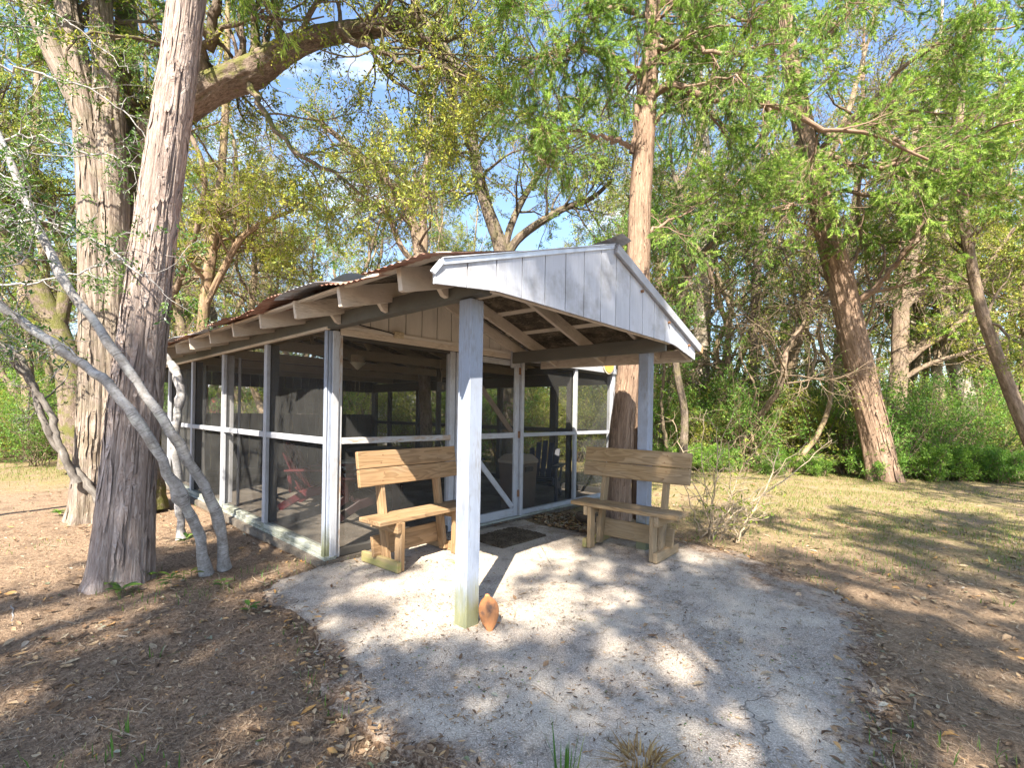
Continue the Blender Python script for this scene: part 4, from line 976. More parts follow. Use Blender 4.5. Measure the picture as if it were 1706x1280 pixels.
stem_tree('dark twisted holly stems leaning left from behind the forked cedar', [[(168, 835, 5.5), (140, 800, 5.45), (100, 755, 5.4), (72, 700, 5.3), (48, 625, 5.25), (28, 592, 5.2), (-30, 560, 5.1)], [(128, 805, 5.4), (112, 770, 5.36), (98, 735, 5.32), (85, 690, 5.28), (55, 645, 5.2), (20, 600, 5.1), (-40, 540, 5.0)]], [[.04, .036, .033, .03, .024], [.036, .033, .03, .028, .022]], 5, 64, mat_bark('grey_holly_bark', (.24, .22, .20), (.13, .115, .105), (.045, .04, .035), 22, 8, .5, pale=.08, dist=.006), L_HOL, 6)
# leafy yaupon spray hanging over the top left
rng = np.random.default_rng(65)
subs = [[(-60, 380, 3.6), (40, 365, 3.7), (130, 385, 3.85), (230, 455, 3.55), (262, 480, 3.5)], [(-60, 250, 4.4), (60, 230, 4.5), (180, 260, 4.6), (270, 300, 4.7)], [(-80, 100, 4.6), (60, 120, 4.8), (200, 180, 5.0), (260, 260, 5.1)], [(-60, -40, 4.6), (100, 30, 5.0), (220, 120, 5.2)], [(-60, 480, 5.0), (60, 470, 5.2), (180, 440, 5.3), (250, 410, 5.3)], [(-80, 300, 6.5), (30, 330, 6.4), (120, 400, 6.3)]]
Ps = np.stack([spline(px_path(s), 24) for s in subs]); Rs = np.stack([np.linspace(.014, .004, 24)]*len(subs)); Ps[:, 1:] += .02*rng.normal(size=Ps[:, 1:].shape)
e = empty('holly_tree', tuple(at(-160, 800, 5.0)), 0, 'fine leaved yaupon holly reaching in from the left edge in front of the trunks', 'tree')
tp = px_path([(-160, 820, 5.0), (-140, 600, 4.9), (-100, 400, 4.8), (-80, 150, 4.7), (-60, -80, 4.7)])
local(wood_obj('trunk', [(spline(tp, 24)[None], np.linspace(.06, .03, 24)[None], 12), (Ps, Rs, 6)], HOLLY, e), e)
P1, R1 = grow(rng, Ps, Rs, 12, .1, 1, (30, 85), .7, 8, .26, .0, .6, .3, .3)
P2, R2 = grow(rng, P1, R1, 6, .1, 1, (30, 80), .3, 6, .28, .0, .6, .4)
local(wood_obj('limbs', [(P1, R1, 4), (P2, R2, 3)], HOLLY, e), e)
local(crown_leaf(rng, P2, R2, L_HOL, e, 16, .034, spread=.02), e)
merge_limbs(e)
# ---- trees further back: each with its own trunk line
def path_tree(label, paths, radii, seed, mat, leafmat, base=None, name='woodland_tree', kids=9, L=2.2, per=9, size=.075, t0=.35, group=None, ced=False, k2=6, k3=5, grav=.0, keep=1.0, amp=.008, sides=28):
    rng = np.random.default_rng(seed)
    hs = [hero(px_path(p), r, sides, 90, amp, .08, 5, 2.0, seed+i*3, .18 if i == 0 else 0, .6 if i == 0 else 0) for i, (p, r) in enumerate(zip(paths, radii))]
    b = hs[0][3][0]; e = empty(name, (b[0], b[1], -.05), 0, label, 'tree', group)
    V, F, B = join([h[:3] for h in hs]); local(obj_np('trunk', V, F, mat, e, True, {'bc': B}), e)
    P = np.stack([spline(h[3], 24) for h in hs]); R = np.stack([spline(h[4][:, None], 24)[:, 0] for h in hs])
    P1, R1 = grow(rng, P, R, kids, t0, .99, (35, 80), L, 10, .2, .04, .42, .22)
    P2, R2 = grow(rng, P1, R1, k2, .2, 1, (30, 70), L*.5, 8, .22, grav, .55, .3)
    P3, R3 = grow(rng, P2, R2, k3, .15, 1, (25, 70), L*.24, 6, .24, grav, .6, .55, rmin=.005)
    local(wood_obj('limbs', [(P1, R1, 7), (P2, R2, 5), (P3, R3, 3)], mat, e), e)
    kp = rng.uniform(size=len(P3)) < keep
    if ced: local(crown_ced(rng, P3[kp], R3[kp], leafmat, e, per, size, size*.11), e)
    else: local(crown_leaf(rng, P3[kp], R3[kp], leafmat, e, per, size), e)
    merge_limbs(e)
    return e
BR = mat_bark('brown_bark', (.33, .25, .19), (.18, .13, .10), (.055, .04, .03), 22, 6, .8, moss=.2)
PALEB = mat_bark('pale_bark', (.44, .385, .32), (.27, .225, .18), (.10, .08, .065), 16, 4, .8, moss=.2, pale=.25)
path_tree('forked dark oak standing behind the middle of the porch roof', [
    [(846, 800, 12.0), (844, 600, 12.0), (836, 430, 12.0), (812, 350, 12.0), (794, 280, 12.1), (782, 200, 12.2), (768, 130, 12.3), (735, 70, 12.5), (700, 20, 12.8), (660, -60, 13)],
    [(838, 440, 12.0), (862, 400, 11.9), (900, 370, 11.7), (945, 345, 11.5), (985, 330, 11.3), (1020, 300, 11.0)],
    [(838, 430, 12.0), (850, 380, 12.1), (872, 330, 12.3), (905, 280, 12.6), (960, 220, 13)]],
    [[.22, .20, .18, .155, .14, .125, .11, .095, .07, .04], [.11, .10, .085, .07, .055, .03], [.10, .09, .075, .06, .03]], 71, OAKD, L_OAK, kids=20, L=2.8, keep=.72, per=20, size=.06)
path_tree('slim oak with climbing forks left of the roof peak', [
    [(712, 800, 11), (706, 600, 11), (700, 450, 11), (690, 380, 11), (660, 320, 11), (610, 270, 11.1), (560, 225, 11.2), (500, 180, 11.4)],
    [(702, 460, 11), (706, 400, 11), (704, 330, 11), (716, 240, 11), (720, 170, 11.2), (745, 90, 11.5)],
    [(700, 450, 11), (668, 410, 10.9), (640, 350, 10.8), (590, 330, 10.6)]],
    [[.14, .13, .12, .11, .09, .075, .06, .03], [.10, .09, .08, .06, .05, .03], [.07, .06, .05, .025]], 72, BR, L_OAK, kids=18, L=2.3, keep=.8, per=20, size=.055)
path_tree('sunlit forked tree behind the left end of the shelter roof', [
    [(338, 800, 11.5), (336, 620, 11.5), (340, 520, 11.5), (350, 440, 11.5), (362, 350, 11.6), (372, 250, 11.8), (378, 120, 12), (380, -40, 12.5)],
    [(342, 510, 11.5), (372, 450, 11.4), (400, 400, 11.3), (440, 370, 11.2), (490, 350, 11)]],
    [[.14, .13, .12, .115, .10, .085, .07, .04], [.08, .075, .065, .05, .025]], 73, mat_bark('ruddy_bark', (.36, .25, .17), (.20, .135, .09), (.065, .04, .028), 18, 5, .8, moss=.45), L_YEL, kids=18, L=2.6, keep=.8, per=22, size=.07)
path_tree('dark mossy trunk leaning behind the holly stems at the left edge', [
    [(128, 780, 9.5), (118, 640, 9.5), (98, 560, 9.5), (60, 480, 9.4), (20, 400, 9.3), (-20, 300, 9.2), (-60, 150, 9.0)], [(96, 560, 9.5), (110, 470, 9.6), (95, 380, 9.8), (60, 290, 9.8), (10, 200, 9.8)]],
    [[.24, .22, .20, .18, .17, .14, .10], [.13, .11, .10, .08, .04]], 74, OAKB, L_OAK, kids=16, L=2.4, keep=.8, per=22, size=.06)
path_tree('brown trunk among yellow shrubs left of the forked cedar', [[(52, 790, 11.5), (50, 700, 11.5), (44, 600, 11.5), (40, 480, 11.6), (52, 350, 11.8), (60, 200, 12), (66, 0, 12.5)]], [[.14, .13, .12, .11, .10, .08, .04]], 75, BR, L_YEL, kids=18, L=2.4, keep=.8, per=24, size=.065)
path_tree('pale straight trunk to the right of the porch roof', [[(1166, 790, 15.5), (1168, 700, 15.5), (1168, 600, 15.5), (1172, 500, 15.5), (1180, 400, 15.6), (1172, 250, 15.8), (1160, 100, 16), (1150, -60, 16.5)]], [[.31, .28, .26, .25, .23, .20, .16, .10]], 76, PALEB, L_OAK, kids=18, L=3.2, keep=.8, per=22, size=.075)
path_tree('thin dark straight trunk right of the pale one beyond the porch', [[(1254, 790, 14), (1254, 680, 14), (1256, 560, 14), (1262, 440, 14), (1270, 340, 14.1), (1276, 200, 14.3), (1290, 40, 14.6), (1300, -80, 15)]], [[.13, .12, .115, .11, .10, .09, .07, .04]], 77, OAKD, L_OAK, kids=16, L=2.4, keep=.8, per=18, size=.07)
path_tree('crooked many-limbed tree just right of the leaning cedar', [
    [(1490, 800, 13.5), (1492, 700, 13.5), (1498, 610, 13.5), (1500, 545, 13.5), (1502, 500, 13.5), (1515, 450, 13.4), (1524, 390, 13.4), (1515, 300, 13.5), (1530, 180, 13.8)],
    [(1498, 610, 13.5), (1540, 575, 13.3), (1590, 545, 13.0), (1625, 500, 12.8), (1650, 440, 12.6), (1690, 380, 12.4)],
    [(1500, 520, 13.5), (1530, 490, 13.4), (1580, 480, 13.2), (1640, 470, 13), (1720, 440, 12.8)], [(1492, 640, 13.5), (1540, 610, 13.2), (1600, 590, 12.9), (1700, 560, 12.6)]],
    [[.27, .24, .20, .19, .17, .14, .12, .09, .05], [.13, .12, .10, .08, .06, .03], [.11, .10, .08, .06, .03], [.07, .06, .05, .02]], 78, BR, L_OAK, kids=11, L=2.4, per=20, size=.07, t0=.3)
path_tree('pale leaning trunk far behind the right shrubs', [[(1620, 800, 16), (1612, 700, 16), (1602, 640, 16), (1588, 580, 16), (1570, 480, 16), (1560, 360, 16.3), (1560, 200, 16.8), (1570, 0, 17.5)]], [[.34, .32, .30, .27, .2, .13, .08, .04]], 79, PALEB, L_OAK, kids=17, L=3.0, keep=.8, per=20, size=.075)
path_tree('slender grey tree leaning in from the right edge', [[(1745, 800, 9.5), (1718, 740, 9.5), (1690, 670, 9.5), (1660, 590, 9.5), (1636, 520, 9.5), (1618, 440, 9.5), (1606, 370, 9.5), (1596, 290, 9.6), (1600, 180, 9.8), (1620, 40, 10)]], [[.12, .11, .105, .10, .09, .085, .075, .065, .05, .03]], 80, BR, L_YEL, kids=17, L=1.7, keep=.8, per=16, size=.055, t0=.4)
path_tree('ruddy trunk half hidden behind the leaning cedar', [[(1385, 790, 17), (1388, 700, 17), (1398, 600, 17), (1410, 480, 17), (1424, 350, 17.2), (1436, 200, 17.5), (1440, 0, 18)]], [[.26, .24, .22, .18, .12, .07, .03]], 81, mat_bark('ruddy_bark_two', (.34, .24, .18), (.19, .125, .09), (.08, .05, .035), 18, 5, .8), L_OAK, kids=16, L=3.0, keep=.8, per=22, size=.075)
path_tree('fine branched understorey tree close behind the right eave of the porch', [[(1136, 790, 11), (1140, 690, 11), (1126, 600, 11), (1138, 500, 10.9), (1150, 450, 10.8), (1180, 410, 10.6), (1225, 370, 10.4), (1280, 320, 10.2), (1330, 280, 10)], [(1140, 490, 10.9), (1148, 420, 10.9), (1140, 350, 10.9), (1120, 280, 11), (1115, 200, 11)], [(1148, 455, 10.8), (1120, 420, 10.6), (1090, 400, 10.4), (1050, 390, 10.2)]],
    [[.085, .08, .075, .07, .06, .05, .04, .03, .015], [.055, .05, .04, .03, .015], [.04, .035, .025, .012]], 82, OAKD, L_SHR, kids=17, L=1.6, keep=.8, per=18, size=.05, t0=.25)

# ---- the crowd of woodland trees: a few kinds, copied
def tree_kind(seed, H, r, leafmat, zc=.3, kids=16, L=2.6, per=9, size=.085, ced=False, lean=.6, keep=1.0, k2=6, k3=5, mat=None, stems=1, name='woodland_tree', clump=.9, gap=-.35):
    rng = np.random.default_rng(seed); Ps, Rs = [], []
    for s in range(stems):
        z = np.linspace(-.1, H*(1-.12*s), 9); x = np.cumsum(rng.normal(0, .2, 9)*H/9)+lean*rng.normal()*z/H*1.5; y = np.cumsum(rng.normal(0, .2, 9)*H/9)+lean*rng.normal()*z/H*1.5
        x -= x[0]; y -= y[0]
        Ps.append(spline(np.stack([x, y, z], 1), 60)); Rs.append(r*(1-.1*s)*(np.linspace(1, .16, 60)+.35*np.exp(-np.linspace(0, H, 60)/.35)))
    Ps, Rs = np.stack(Ps), np.stack(Rs)
    Ps[:, 3:] += .012*rng.normal(size=Ps[:, 3:].shape)
    P1, R1 = grow(rng, Ps, Rs, kids, zc, .98, (40, 85), L, 10, .2, .05, .42, .22)
    P2, R2 = grow(rng, P1, R1, k2, .2, 1, (30, 70), L*.5, 8, .22, .0, .55, .3)
    P3, R3 = grow(rng, P2, R2, k3, .15, 1, (25, 70), L*.24, 5, .24, .0, .6, .55, rmin=.005)
    V, F, B = join([tubes(Ps, Rs, 14), tubes(P1, R1, 6), tubes(P2, R2, 4), tubes(P3, R3, 3)])
    me_t = mesh_np('trunk', V, F, mat or GREYB2, True, {'bc': B})
    kp = (rng.uniform(size=len(P3)) < keep) & (vnoise(P3[:, 2]*clump, seed) > gap)
    if ced: V, F, a = needles_at(rng, P3[kp], per, size, size*.11)
    else: V, F, a = leaves_at(rng, P3[kp], per, size)
    return name, me_t, mesh_np('crown', V, F, leafmat, False, {'tint': a})
def plant_tree(kind, x, y, z, s, rz, label, cat, group):
    name, mt, mc = kind
    e = empty(name, (x, y, z), rz, label, cat, group); e.scale = (s, s, s)
    link(bpy.data.objects.new('trunk', mt), e); link(bpy.data.objects.new('crown', mc), e)
    return e
K1 = tree_kind(101, 11, .17, L_OAK, .25, 22, 3.0, 22, .08, keep=.8)
K2 = tree_kind(102, 13, .13, L_YEL, .25, 22, 2.6, 18, .08, lean=.4, keep=.8)
K3 = tree_kind(103, 8.5, .12, L_SHR, .1, 16, 2.3, 18, .07, stems=2, keep=.7)
K4 = tree_kind(104, 12, .16, L_CED, .25, 26, 2.4, 34, .11, ced=True, k2=6, k3=6, keep=.65)
K5 = tree_kind(105, 9.5, .09, L_YEL, .12, 24, 2.6, 8, .065, keep=.5, k2=8, k3=7)
K7 = tree_kind(107, 7.5, .05, L_SHR, .3, 12, 1.3, 10, .06, keep=.5, lean=1.4)
K8 = tree_kind(108, 9.5, .10, L_OAK, .22, 26, 3.0, 4, .06, keep=.5, k2=9, k3=8, mat=BR, lean=1.0)
K6 = tree_kind(106, 11, .2, L_OAK, .35, 32, 3.3, 34, .09, clump=.75, gap=.04)
kinds = [(K1, 'broad-leaved tree of the wood standing in the crowd of trunks behind the shelter', 'oak-like woodland trees'), (K2, 'tall yellow-green tree of the wood rising in the crowd behind the shelter', 'yellow-green woodland trees'),
         (K3, 'low two-stemmed leafy tree of the wood behind the shelter', 'two-stemmed woodland trees'), (K4, 'feathery cedar of the wood standing back among the other trees', 'woodland cedars'), (K5, 'thin twiggy half-bare tree of the wood behind the shelter', 'half-bare woodland trees')]
rng = np.random.default_rng(200)
spots = []
def far_enough(p, d): return all((p[0]-q[0])**2+(p[1]-q[1])**2 > d*d for q in spots)
def in_shelter(p, m=.8): return -m < p[0] < W+m and -2.6 < p[1] < D+m
n_t = 0
for ring, (d0, d1, cnt, mind) in enumerate(((13.5, 20, 38, 1.6), (20, 30, 38, 2.3), (30, 46, 34, 3.0))):
    tries = 0; c = 0
    while c < cnt and tries < 4000:
        tries += 1
        px = rng.uniform(-250, 1960); d = rng.uniform(d0, d1)
        p = at(px, 700, d)
        if in_shelter(p, 1.5) or not far_enough(p, mind): continue
        if 1250 < px < 1706 and d < 15: continue
        if 600 < px < 1060 and d < 22 and c % 3: continue
        spots.append(p); c += 1
        w = [.22, .20, .16, .12, .30] if ring == 0 else [.32, .22, .12, .22, .12]
        k, lb, gp = kinds[rng.choice(5, p=w)]
        plant_tree(k, p[0], p[1], -.05, rng.uniform(.8, 1.25)*(1.0, 1.1, 1.25)[ring], rng.uniform(0, 6.28), lb, 'tree', gp)
rng = np.random.default_rng(240)
for px, dd in ((470, 12.5), (560, 14.5), (1110, 13.5), (1215, 12.3), (1310, 14.0), (1560, 12.0), (300, 13.5), (90, 13.0), (1240, 17.0)):
    p = at(px, 700, dd)
    if in_shelter(p, .7): continue
    spots.append(p); plant_tree(K8, p[0], p[1], -.05, rng.uniform(.8, 1.2), rng.uniform(0, 6.28), 'brown tree of bare fine branches standing in the wood behind the shelter', 'tree', 'fine-branched bare woodland trees')
rng = np.random.default_rng(230); c = 0; tries = 0
while c < 44 and tries < 3000:
    tries += 1; px = rng.choice([rng.uniform(1100, 1850), rng.uniform(560, 1100), rng.uniform(-150, 330)], p=[.6, .22, .18]); dd = rng.uniform(11.2, 19) if px > 1000 else rng.uniform(13.5, 20); p = at(px, 700, dd)
    if in_shelter(p, 1.0) or not far_enough(p, .8): continue
    spots.append(p); c += 1; plant_tree(K7, p[0], p[1], -.05, rng.uniform(.7, 1.35), rng.uniform(0, 6.28), 'spindly sapling with a thin leaning stem among the shrubs of the thicket', 'tree', 'thin saplings in the thicket')
for px, dd, k, s, rz in ((1475, 17.0, 0, 1.35, .4), (1650, 16.0, 0, 1.3, 2.2), (1570, 13.2, 3, 1.0, 4.0), (1700, 13.0, 3, .95, 1.0), (1330, 16.5, 0, 1.3, 5.0)):
    p = at(px, 700, dd); plant_tree(kinds[k][0], p[0], p[1], -.05, s, rz, kinds[k][1], 'tree', kinds[k][2])
# trees round the place where one stands, which throw the dappled shade on the yard
for (x, y, k, s, rz, lb) in ((-5.6, -6.6, K6, 1.0, 2.6, 'broad oak standing out of the picture close behind the viewer'), (-9.4, -6.2, K6, .95, 2.0, 'oak out of the picture behind the viewer to the left'),
                         (-3.6, -9.4, K6, 1.0, 1.1, 'oak out of the picture behind the viewer on the right'), (-8.8, -9.8, K6, 1.15, 4.0, 'second oak out of the picture far behind the viewer'),
                         (-8.3, -3.9, K6, .9, 1.7, 'oak out of the picture to the left of the viewer'), (-11.0, -.6, K1, .9, 3.0, 'oak out of the picture at the left side of the yard'), (1.8, -11.5, K1, 1.0, 2.2, 'oak out of the picture at the right side of the yard'),
                         (.8, -8.7, K6, .72, 5.1, 'oak out of the picture close to the right of the viewer'), (4.6, -8.4, K4, .95, 4.1, 'slim cedar out of the picture to the right of the viewer'), (7.5, -9.5, K1, 1.0, 2.9, 'cedar out of the picture beyond the right side of the yard')):
    plant_tree(k, x, y, -.05, s, rz, lb, 'tree', None)

# ---- shrubs
def shrub_kind(seed, H, leafmat, stems=11, per=7, size=.07, spread=.45, name='shrub'):
    rng = np.random.default_rng(seed)
    n = 12; a = rng.uniform(0, 6.28, stems); d = np.stack([np.cos(a)*spread*rng.uniform(.2, 1, stems), np.sin(a)*spread*rng.uniform(.2, 1, stems), np.ones(stems)], 1); d /= np.linalg.norm(d, axis=1, keepdims=True)
    L = H*rng.uniform(.6, 1.1, stems); p = np.stack([rng.normal(0, .12, stems), rng.normal(0, .12, stems), np.full(stems, -.05)], 1)
    pts = [p]
    for k in range(1, n):
        d = d+.12*rng.normal(size=d.shape)+np.array([0, 0, -.02]); d /= np.linalg.norm(d, axis=1, keepdims=True); pts.append(pts[-1]+d*(L/(n-1))[:, None])
    P = np.stack(pts, 1); R = np.linspace(.018, .005, n)[None].repeat(stems, 0)
    P1, R1 = grow(rng, P, R, 9, .12, 1, (35, 80), H*.42, 8, .22, .03, .6, .3)
    P2, R2 = grow(rng, P1, R1, 6, .15, 1, (30, 75), H*.2, 6, .24, .0, .6, .4)
    V, F, B = join([tubes(P, R, 6), tubes(P1, R1, 4), tubes(P2, R2, 3)])
    mt = mesh_np('stems', V, F, GREYB2, True, {'bc': B})
    V, F, t_ = leaves_at(rng, P2, per, size)
    return name, mt, mesh_np('foliage', V, F, leafmat, False, {'tint': t_})
def plant_shrub(kind, x, y, z, s, rz, label, group):
    name, mt, mc = kind; e = empty(name, (x, y, z), rz, label, 'shrub', group); e.scale = (s, s, s)
    link(bpy.data.objects.new('stems', mt), e); link(bpy.data.objects.new('foliage', mc), e); return e
S1 = shrub_kind(301, 2.8, L_SHR, 12, 9, .062); S2 = shrub_kind(302, 2.2, L_SHR, 13, 9, .055, .7); S3 = shrub_kind(303, 2.6, L_YEL, 12, 9, .06, .55); S4 = shrub_kind(304, 1.0, L_SHR, 18, 9, .05, 1.0)
sk = {'g': (S1, 'bushy bright green shrub of the thicket along the far edge of the yard', 'green shrubs of the thicket'), 'd': (S2, 'spreading deep green shrub of the thicket behind the yard', 'spreading shrubs of the thicket'),
      'y': (S3, 'sunlit yellow-green shrub of the thicket behind the yard', 'yellow-green shrubs of the thicket'), 'l': (S4, 'low leafy shrub at the front foot of the thicket', 'low shrubs of the thicket')}
rng = np.random.default_rng(310); sp = []
def scatter_shrubs(px0, px1, d0, d1, cnt, mix, s0, s1, mind=.8):
    c = t = 0
    while c < cnt and t < 3000:
        t += 1; p = at(rng.uniform(px0, px1), 700, rng.uniform(d0, d1))
        if in_shelter(p, .9) or any((p[0]-q[0])**2+(p[1]-q[1])**2 < mind**2 for q in sp): continue
        sp.append(p); c += 1; k, lb, g = sk[mix[rng.integers(len(mix))]]
        plant_shrub(k, p[0], p[1], -.03, rng.uniform(s0, s1), rng.uniform(0, 6.28), lb, g)
scatter_shrubs(1100, 1440, 11.8, 16, 24, 'gygy', .7, 1.15)
scatter_shrubs(1440, 1820, 11.2, 16, 26, 'gdgy', .6, 1.0)
scatter_shrubs(1430, 1780, 10.6, 11.6, 9, 'l', .6, 1.0, .6)
scatter_shrubs(1100, 1430, 11.3, 12, 6, 'l', .5, .9, .6)
scatter_shrubs(-140, 125, 10.6, 12.8, 12, 'yggy', .5, .85)
scatter_shrubs(-160, 150, 12.6, 17, 26, 'yygy', .75, 1.15)
scatter_shrubs(560, 1100, 12.5, 17, 22, 'gyyy', .8, 1.1)
scatter_shrubs(200, 560, 15, 20, 12, 'yg', .8, 1.2)
scatter_shrubs(-250, 1960, 17, 26, 70, 'gyd', 1.1, 1.6, 1.3)
scatter_shrubs(-250, 1960, 26, 40, 60, 'gyd', 1.5, 2.3, 1.9)

# bare twiggy bush right of the porch
rng = np.random.default_rng(330)
b = onz(1196, 897); ns = 26
tips = [(1120, 700), (1145, 690), (1175, 680), (1200, 690), (1235, 668), (1262, 690), (1290, 705), (1320, 720), (1345, 735), (1250, 730), (1215, 735), (1160, 740), (1130, 770), (1280, 770), (1310, 800), (1240, 790), (1385, 735), (1180, 800), (1222, 840), (1345, 790), (1110, 735), (1270, 730), (1195, 715), (1150, 800), (1300, 745), (1228, 700)]
P = []
for i, tp in enumerate(tips):
    tip = at(tp[0], tp[1], 5.35+rng.normal()*.45); b0 = b+np.array([rng.normal()*.09, rng.normal()*.09, -.02]); m = b0*.45+tip*.55+np.array([rng.normal()*.1, rng.normal()*.1, .08+rng.normal()*.06])
    P.append(spline([b0, b0*.75+m*.25+np.array([0, 0, .05]), m, tip], 16))
P = np.stack(P)[::2]; ns = len(P); P[:, 1:] += .012*rng.normal(size=P[:, 1:].shape); R = np.linspace(.010, .0035, 16)[None]*rng.uniform(.7, 1.3, (ns, 1))
P1, R1 = grow(rng, P, R, 10, .2, 1, (30, 75), .5, 8, .2, .01, .75, .4)
P2, R2 = grow(rng, P1, R1, 3, .2, 1, (25, 60), .2, 6, .18, .0, .7, .5)
e = empty('twig_bush', tuple(b), 0, 'bare straw-coloured twiggy bush right of the porch bench', 'shrub')
local(wood_obj('stems', [(P, R, 6), (P1, R1, 4), (P2, R2, 3)], TWIG, e), e)
V, F, a = leaves_at(rng, P2[::4], 3, .07, wl=.3); local(obj_np('foliage', V, F, L_YEL, e, False, {'tint': a}), e)

# green seedlings round the foot of the big cedar
def seedling(x, y, label, n, l, h, seed, mat=L_HOL):
    rng = np.random.default_rng(seed); e = empty('seedling', (x, y, gz(x, y)), 0, label, 'plant', 'green seedlings by the cedar foot')
    Vs, Fs = [], []
    for i in range(n):
        a = i*2.4+rng.uniform(-.3, .3); el = rng.uniform(.05, .7); d = np.array([math.cos(a)*math.cos(el), math.sin(a)*math.cos(el), math.sin(el)]); s = np.cross(d, [0, 0, 1.0]); s /= np.linalg.norm(s); u = np.cross(s, d)
        ll = l*rng.uniform(.7, 1.15); b0 = np.array([0, 0, h*rng.uniform(.3, 1)])+d*.01; w = ll*.2
        k = 7; t = np.linspace(0, 1, k); ww = w*np.sin(np.pi*np.clip(t*.92+.06, 0, 1))**.8
        mid = b0+d*(t*ll)[:, None]+np.array([0, 0, -1])*(t**2*ll*.25)[:, None]
        V = np.concatenate([mid-s*ww[:, None]+u*(ww*.35)[:, None], mid, mid+s*ww[:, None]+u*(ww*.35)[:, None]])
        o = len(Vs)*3*k
        F = [(r*k+j+o, r*k+j+1+o, (r+1)*k+j+1+o, (r+1)*k+j+o) for r in range(2) for j in range(k-1)]
        Vs.append(V); Fs += F
    obj_np('foliage', np.vstack(Vs), np.array(Fs), mat, e, True, {'tint': np.repeat(rng.uniform(.2, .9, n), 3*7)})
    MB().tube([(0, 0, -.02), (.004, 0, h*.5), (0, .003, h)], [.004, .003, .002], 6).build('stem', GREYB2, e)
# ================================================================ ground
def slab_edge(th):
    pass
SLAB = np.array([(-.02, -.02), (-.42, -.12), (-.70, -.34), (-.66, -.70), (-.62, -1.0), (-.70, -1.30), (-.74, -1.55), (-.84, -1.85), (-.92, -2.22), (-.86, -2.5), (-.82, -2.8), (-.95, -3.3), (-.9, -3.9), (-.3, -4.0), (.31, -3.84), (.85, -3.78), (1.32, -3.74), (1.9, -3.70), (2.3, -3.55), (2.62, -3.25), (2.88, -2.9), (3.05, -2.5), (3.15, -2.1), (3.05, -1.75), (2.8, -1.4), (2.62, -.95), (2.6, -.5), (2.62, -.06)])
def inside(poly, X, Y):
    r = np.zeros(X.shape, bool); n = len(poly)
    for i in range(n):
        x0, y0 = poly[i]; x1, y1 = poly[(i+1) % n]
        c = ((y0 > Y) != (y1 > Y)) & (X < (x1-x0)*(Y-y0)/(y1-y0+1e-12)+x0); r ^= c
    return r
def edge_dist(poly, X, Y):
    d = np.full(X.shape, 1e9); n = len(poly)
    for i in range(n):
        a = poly[i]; b = poly[(i+1) % n]; ab = b-a; t = np.clip(((X-a[0])*ab[0]+(Y-a[1])*ab[1])/(ab@ab), 0, 1)
        d = np.minimum(d, np.hypot(X-a[0]-ab[0]*t, Y-a[1]-ab[1]*t))
    return d
def gz(x, y):
    x = np.asarray(x, float); y = np.asarray(y, float)
    q = np.stack([x*.5, y*.5, 0*x], -1)
    z = -.03+.022*vnoise(q, 9)+.010*vnoise(q*4, 10)+.006*vnoise(q*13, 11)
    z = z-.035*np.exp(-(np.maximum(x+.1, 0)/.4)**2)*0
    ins = (x > -.6) & (x < W+.5) & (y > -1) & (y < D+.6)
    z = np.where((x > -.08) & (x < W+.06) & (y > -.05) & (y < D+.1), -.20, z)
    s = inside(SLAB, x, y); d = edge_dist(SLAB, x, y)
    z = np.where(s & (d > .06), -.12, z)
    left = (x < -.05) & (x > -1.2) & (y > .15) & (y < 8)
    z = np.where(left, z-.004*np.clip((1.2+x)/1.0, 0, 1), z)
    return z
def m_ground():
    t = NT('leafy_forest_soil'); p = pos(t)
    xyz = t.n('SeparateXYZ', {0: p}).outputs
    big = t.noise(p, .55, 5, .6); mid = t.noise(p, 3.5, 6, .65); fine = t.noise(p, 40, 5, .75); fib = t.noise(t.mul(p, (90, 30, 50)), 1, 4, .7, 1.0)
    duff = t.ramp(t.math('ADD', t.math('MULTIPLY', fine, .5), t.math('MULTIPLY', fib, .5)), [(.32, (.06, .042, .029)), (.44, (.18, .123, .085)), (.56, (.34, .242, .165)), (.7, (.50, .375, .27))])
    duff = t.mix(t.math('MULTIPLY', t.step(mid, .5, .66), .6), duff, (.11, .08, .06))
    sand = t.mix(fine, (.27, .19, .115), (.48, .365, .24))
    lawn = t.ramp(t.math('ADD', t.math('MULTIPLY', fine, .55), t.math('MULTIPLY', fib, .45)), [(.34, (.075, .068, .026)), (.48, (.20, .17, .075)), (.62, (.37, .30, .165))])
    # the lawn lies to the right of the porch and far on the left
    lx = t.step(t.math('ADD', t.math('ADD', xyz[0], t.math('MULTIPLY', xyz[1], .25)), t.math('MULTIPLY', big, 3.0)), 3.6, 5.6)
    ly = t.step(t.math('ADD', xyz[1], t.math('MULTIPLY', big, 3.0)), 7.5, 9.5)
    lm = t.math('MAXIMUM', lx, ly)
    sandm = t.step(t.math('ADD', t.math('ADD', t.math('MULTIPLY_ADD', xyz[1], -.5, xyz[0]), t.math('MULTIPLY', mid, 1.2)), t.math('MULTIPLY', big, .8)), 3.2, 4.4)
    c = t.mix(t.math('MULTIPLY', sandm, .65), duff, t.mix(.45, duff, sand))
    c = t.mix(t.math('MULTIPLY', lm, t.step(t.math('ADD', t.math('MULTIPLY', mid, .6), t.math('MULTIPLY', t.noise(p, 1.3, 5, .6), .4)), .40, .56)), c, lawn)
    h = t.math('ADD', t.math('MULTIPLY', fine, .6), t.math('MULTIPLY', fib, .5))
    return t.out(t.bsdf(c, .95, t.bump(h, 1.0, .02), spec=.1))
GROUND = m_ground()
n = 420
u = np.linspace(-1, 1, n); g = np.sinh(u*5.2)/np.sinh(5.2)*160
X, Y = np.meshgrid(g+.8, g-1.0, indexing='ij'); Z = gz(X, Y)
far = np.clip((np.hypot(X, Y)-30)/60, 0, 1); Z = Z*(1-far)-.03*far
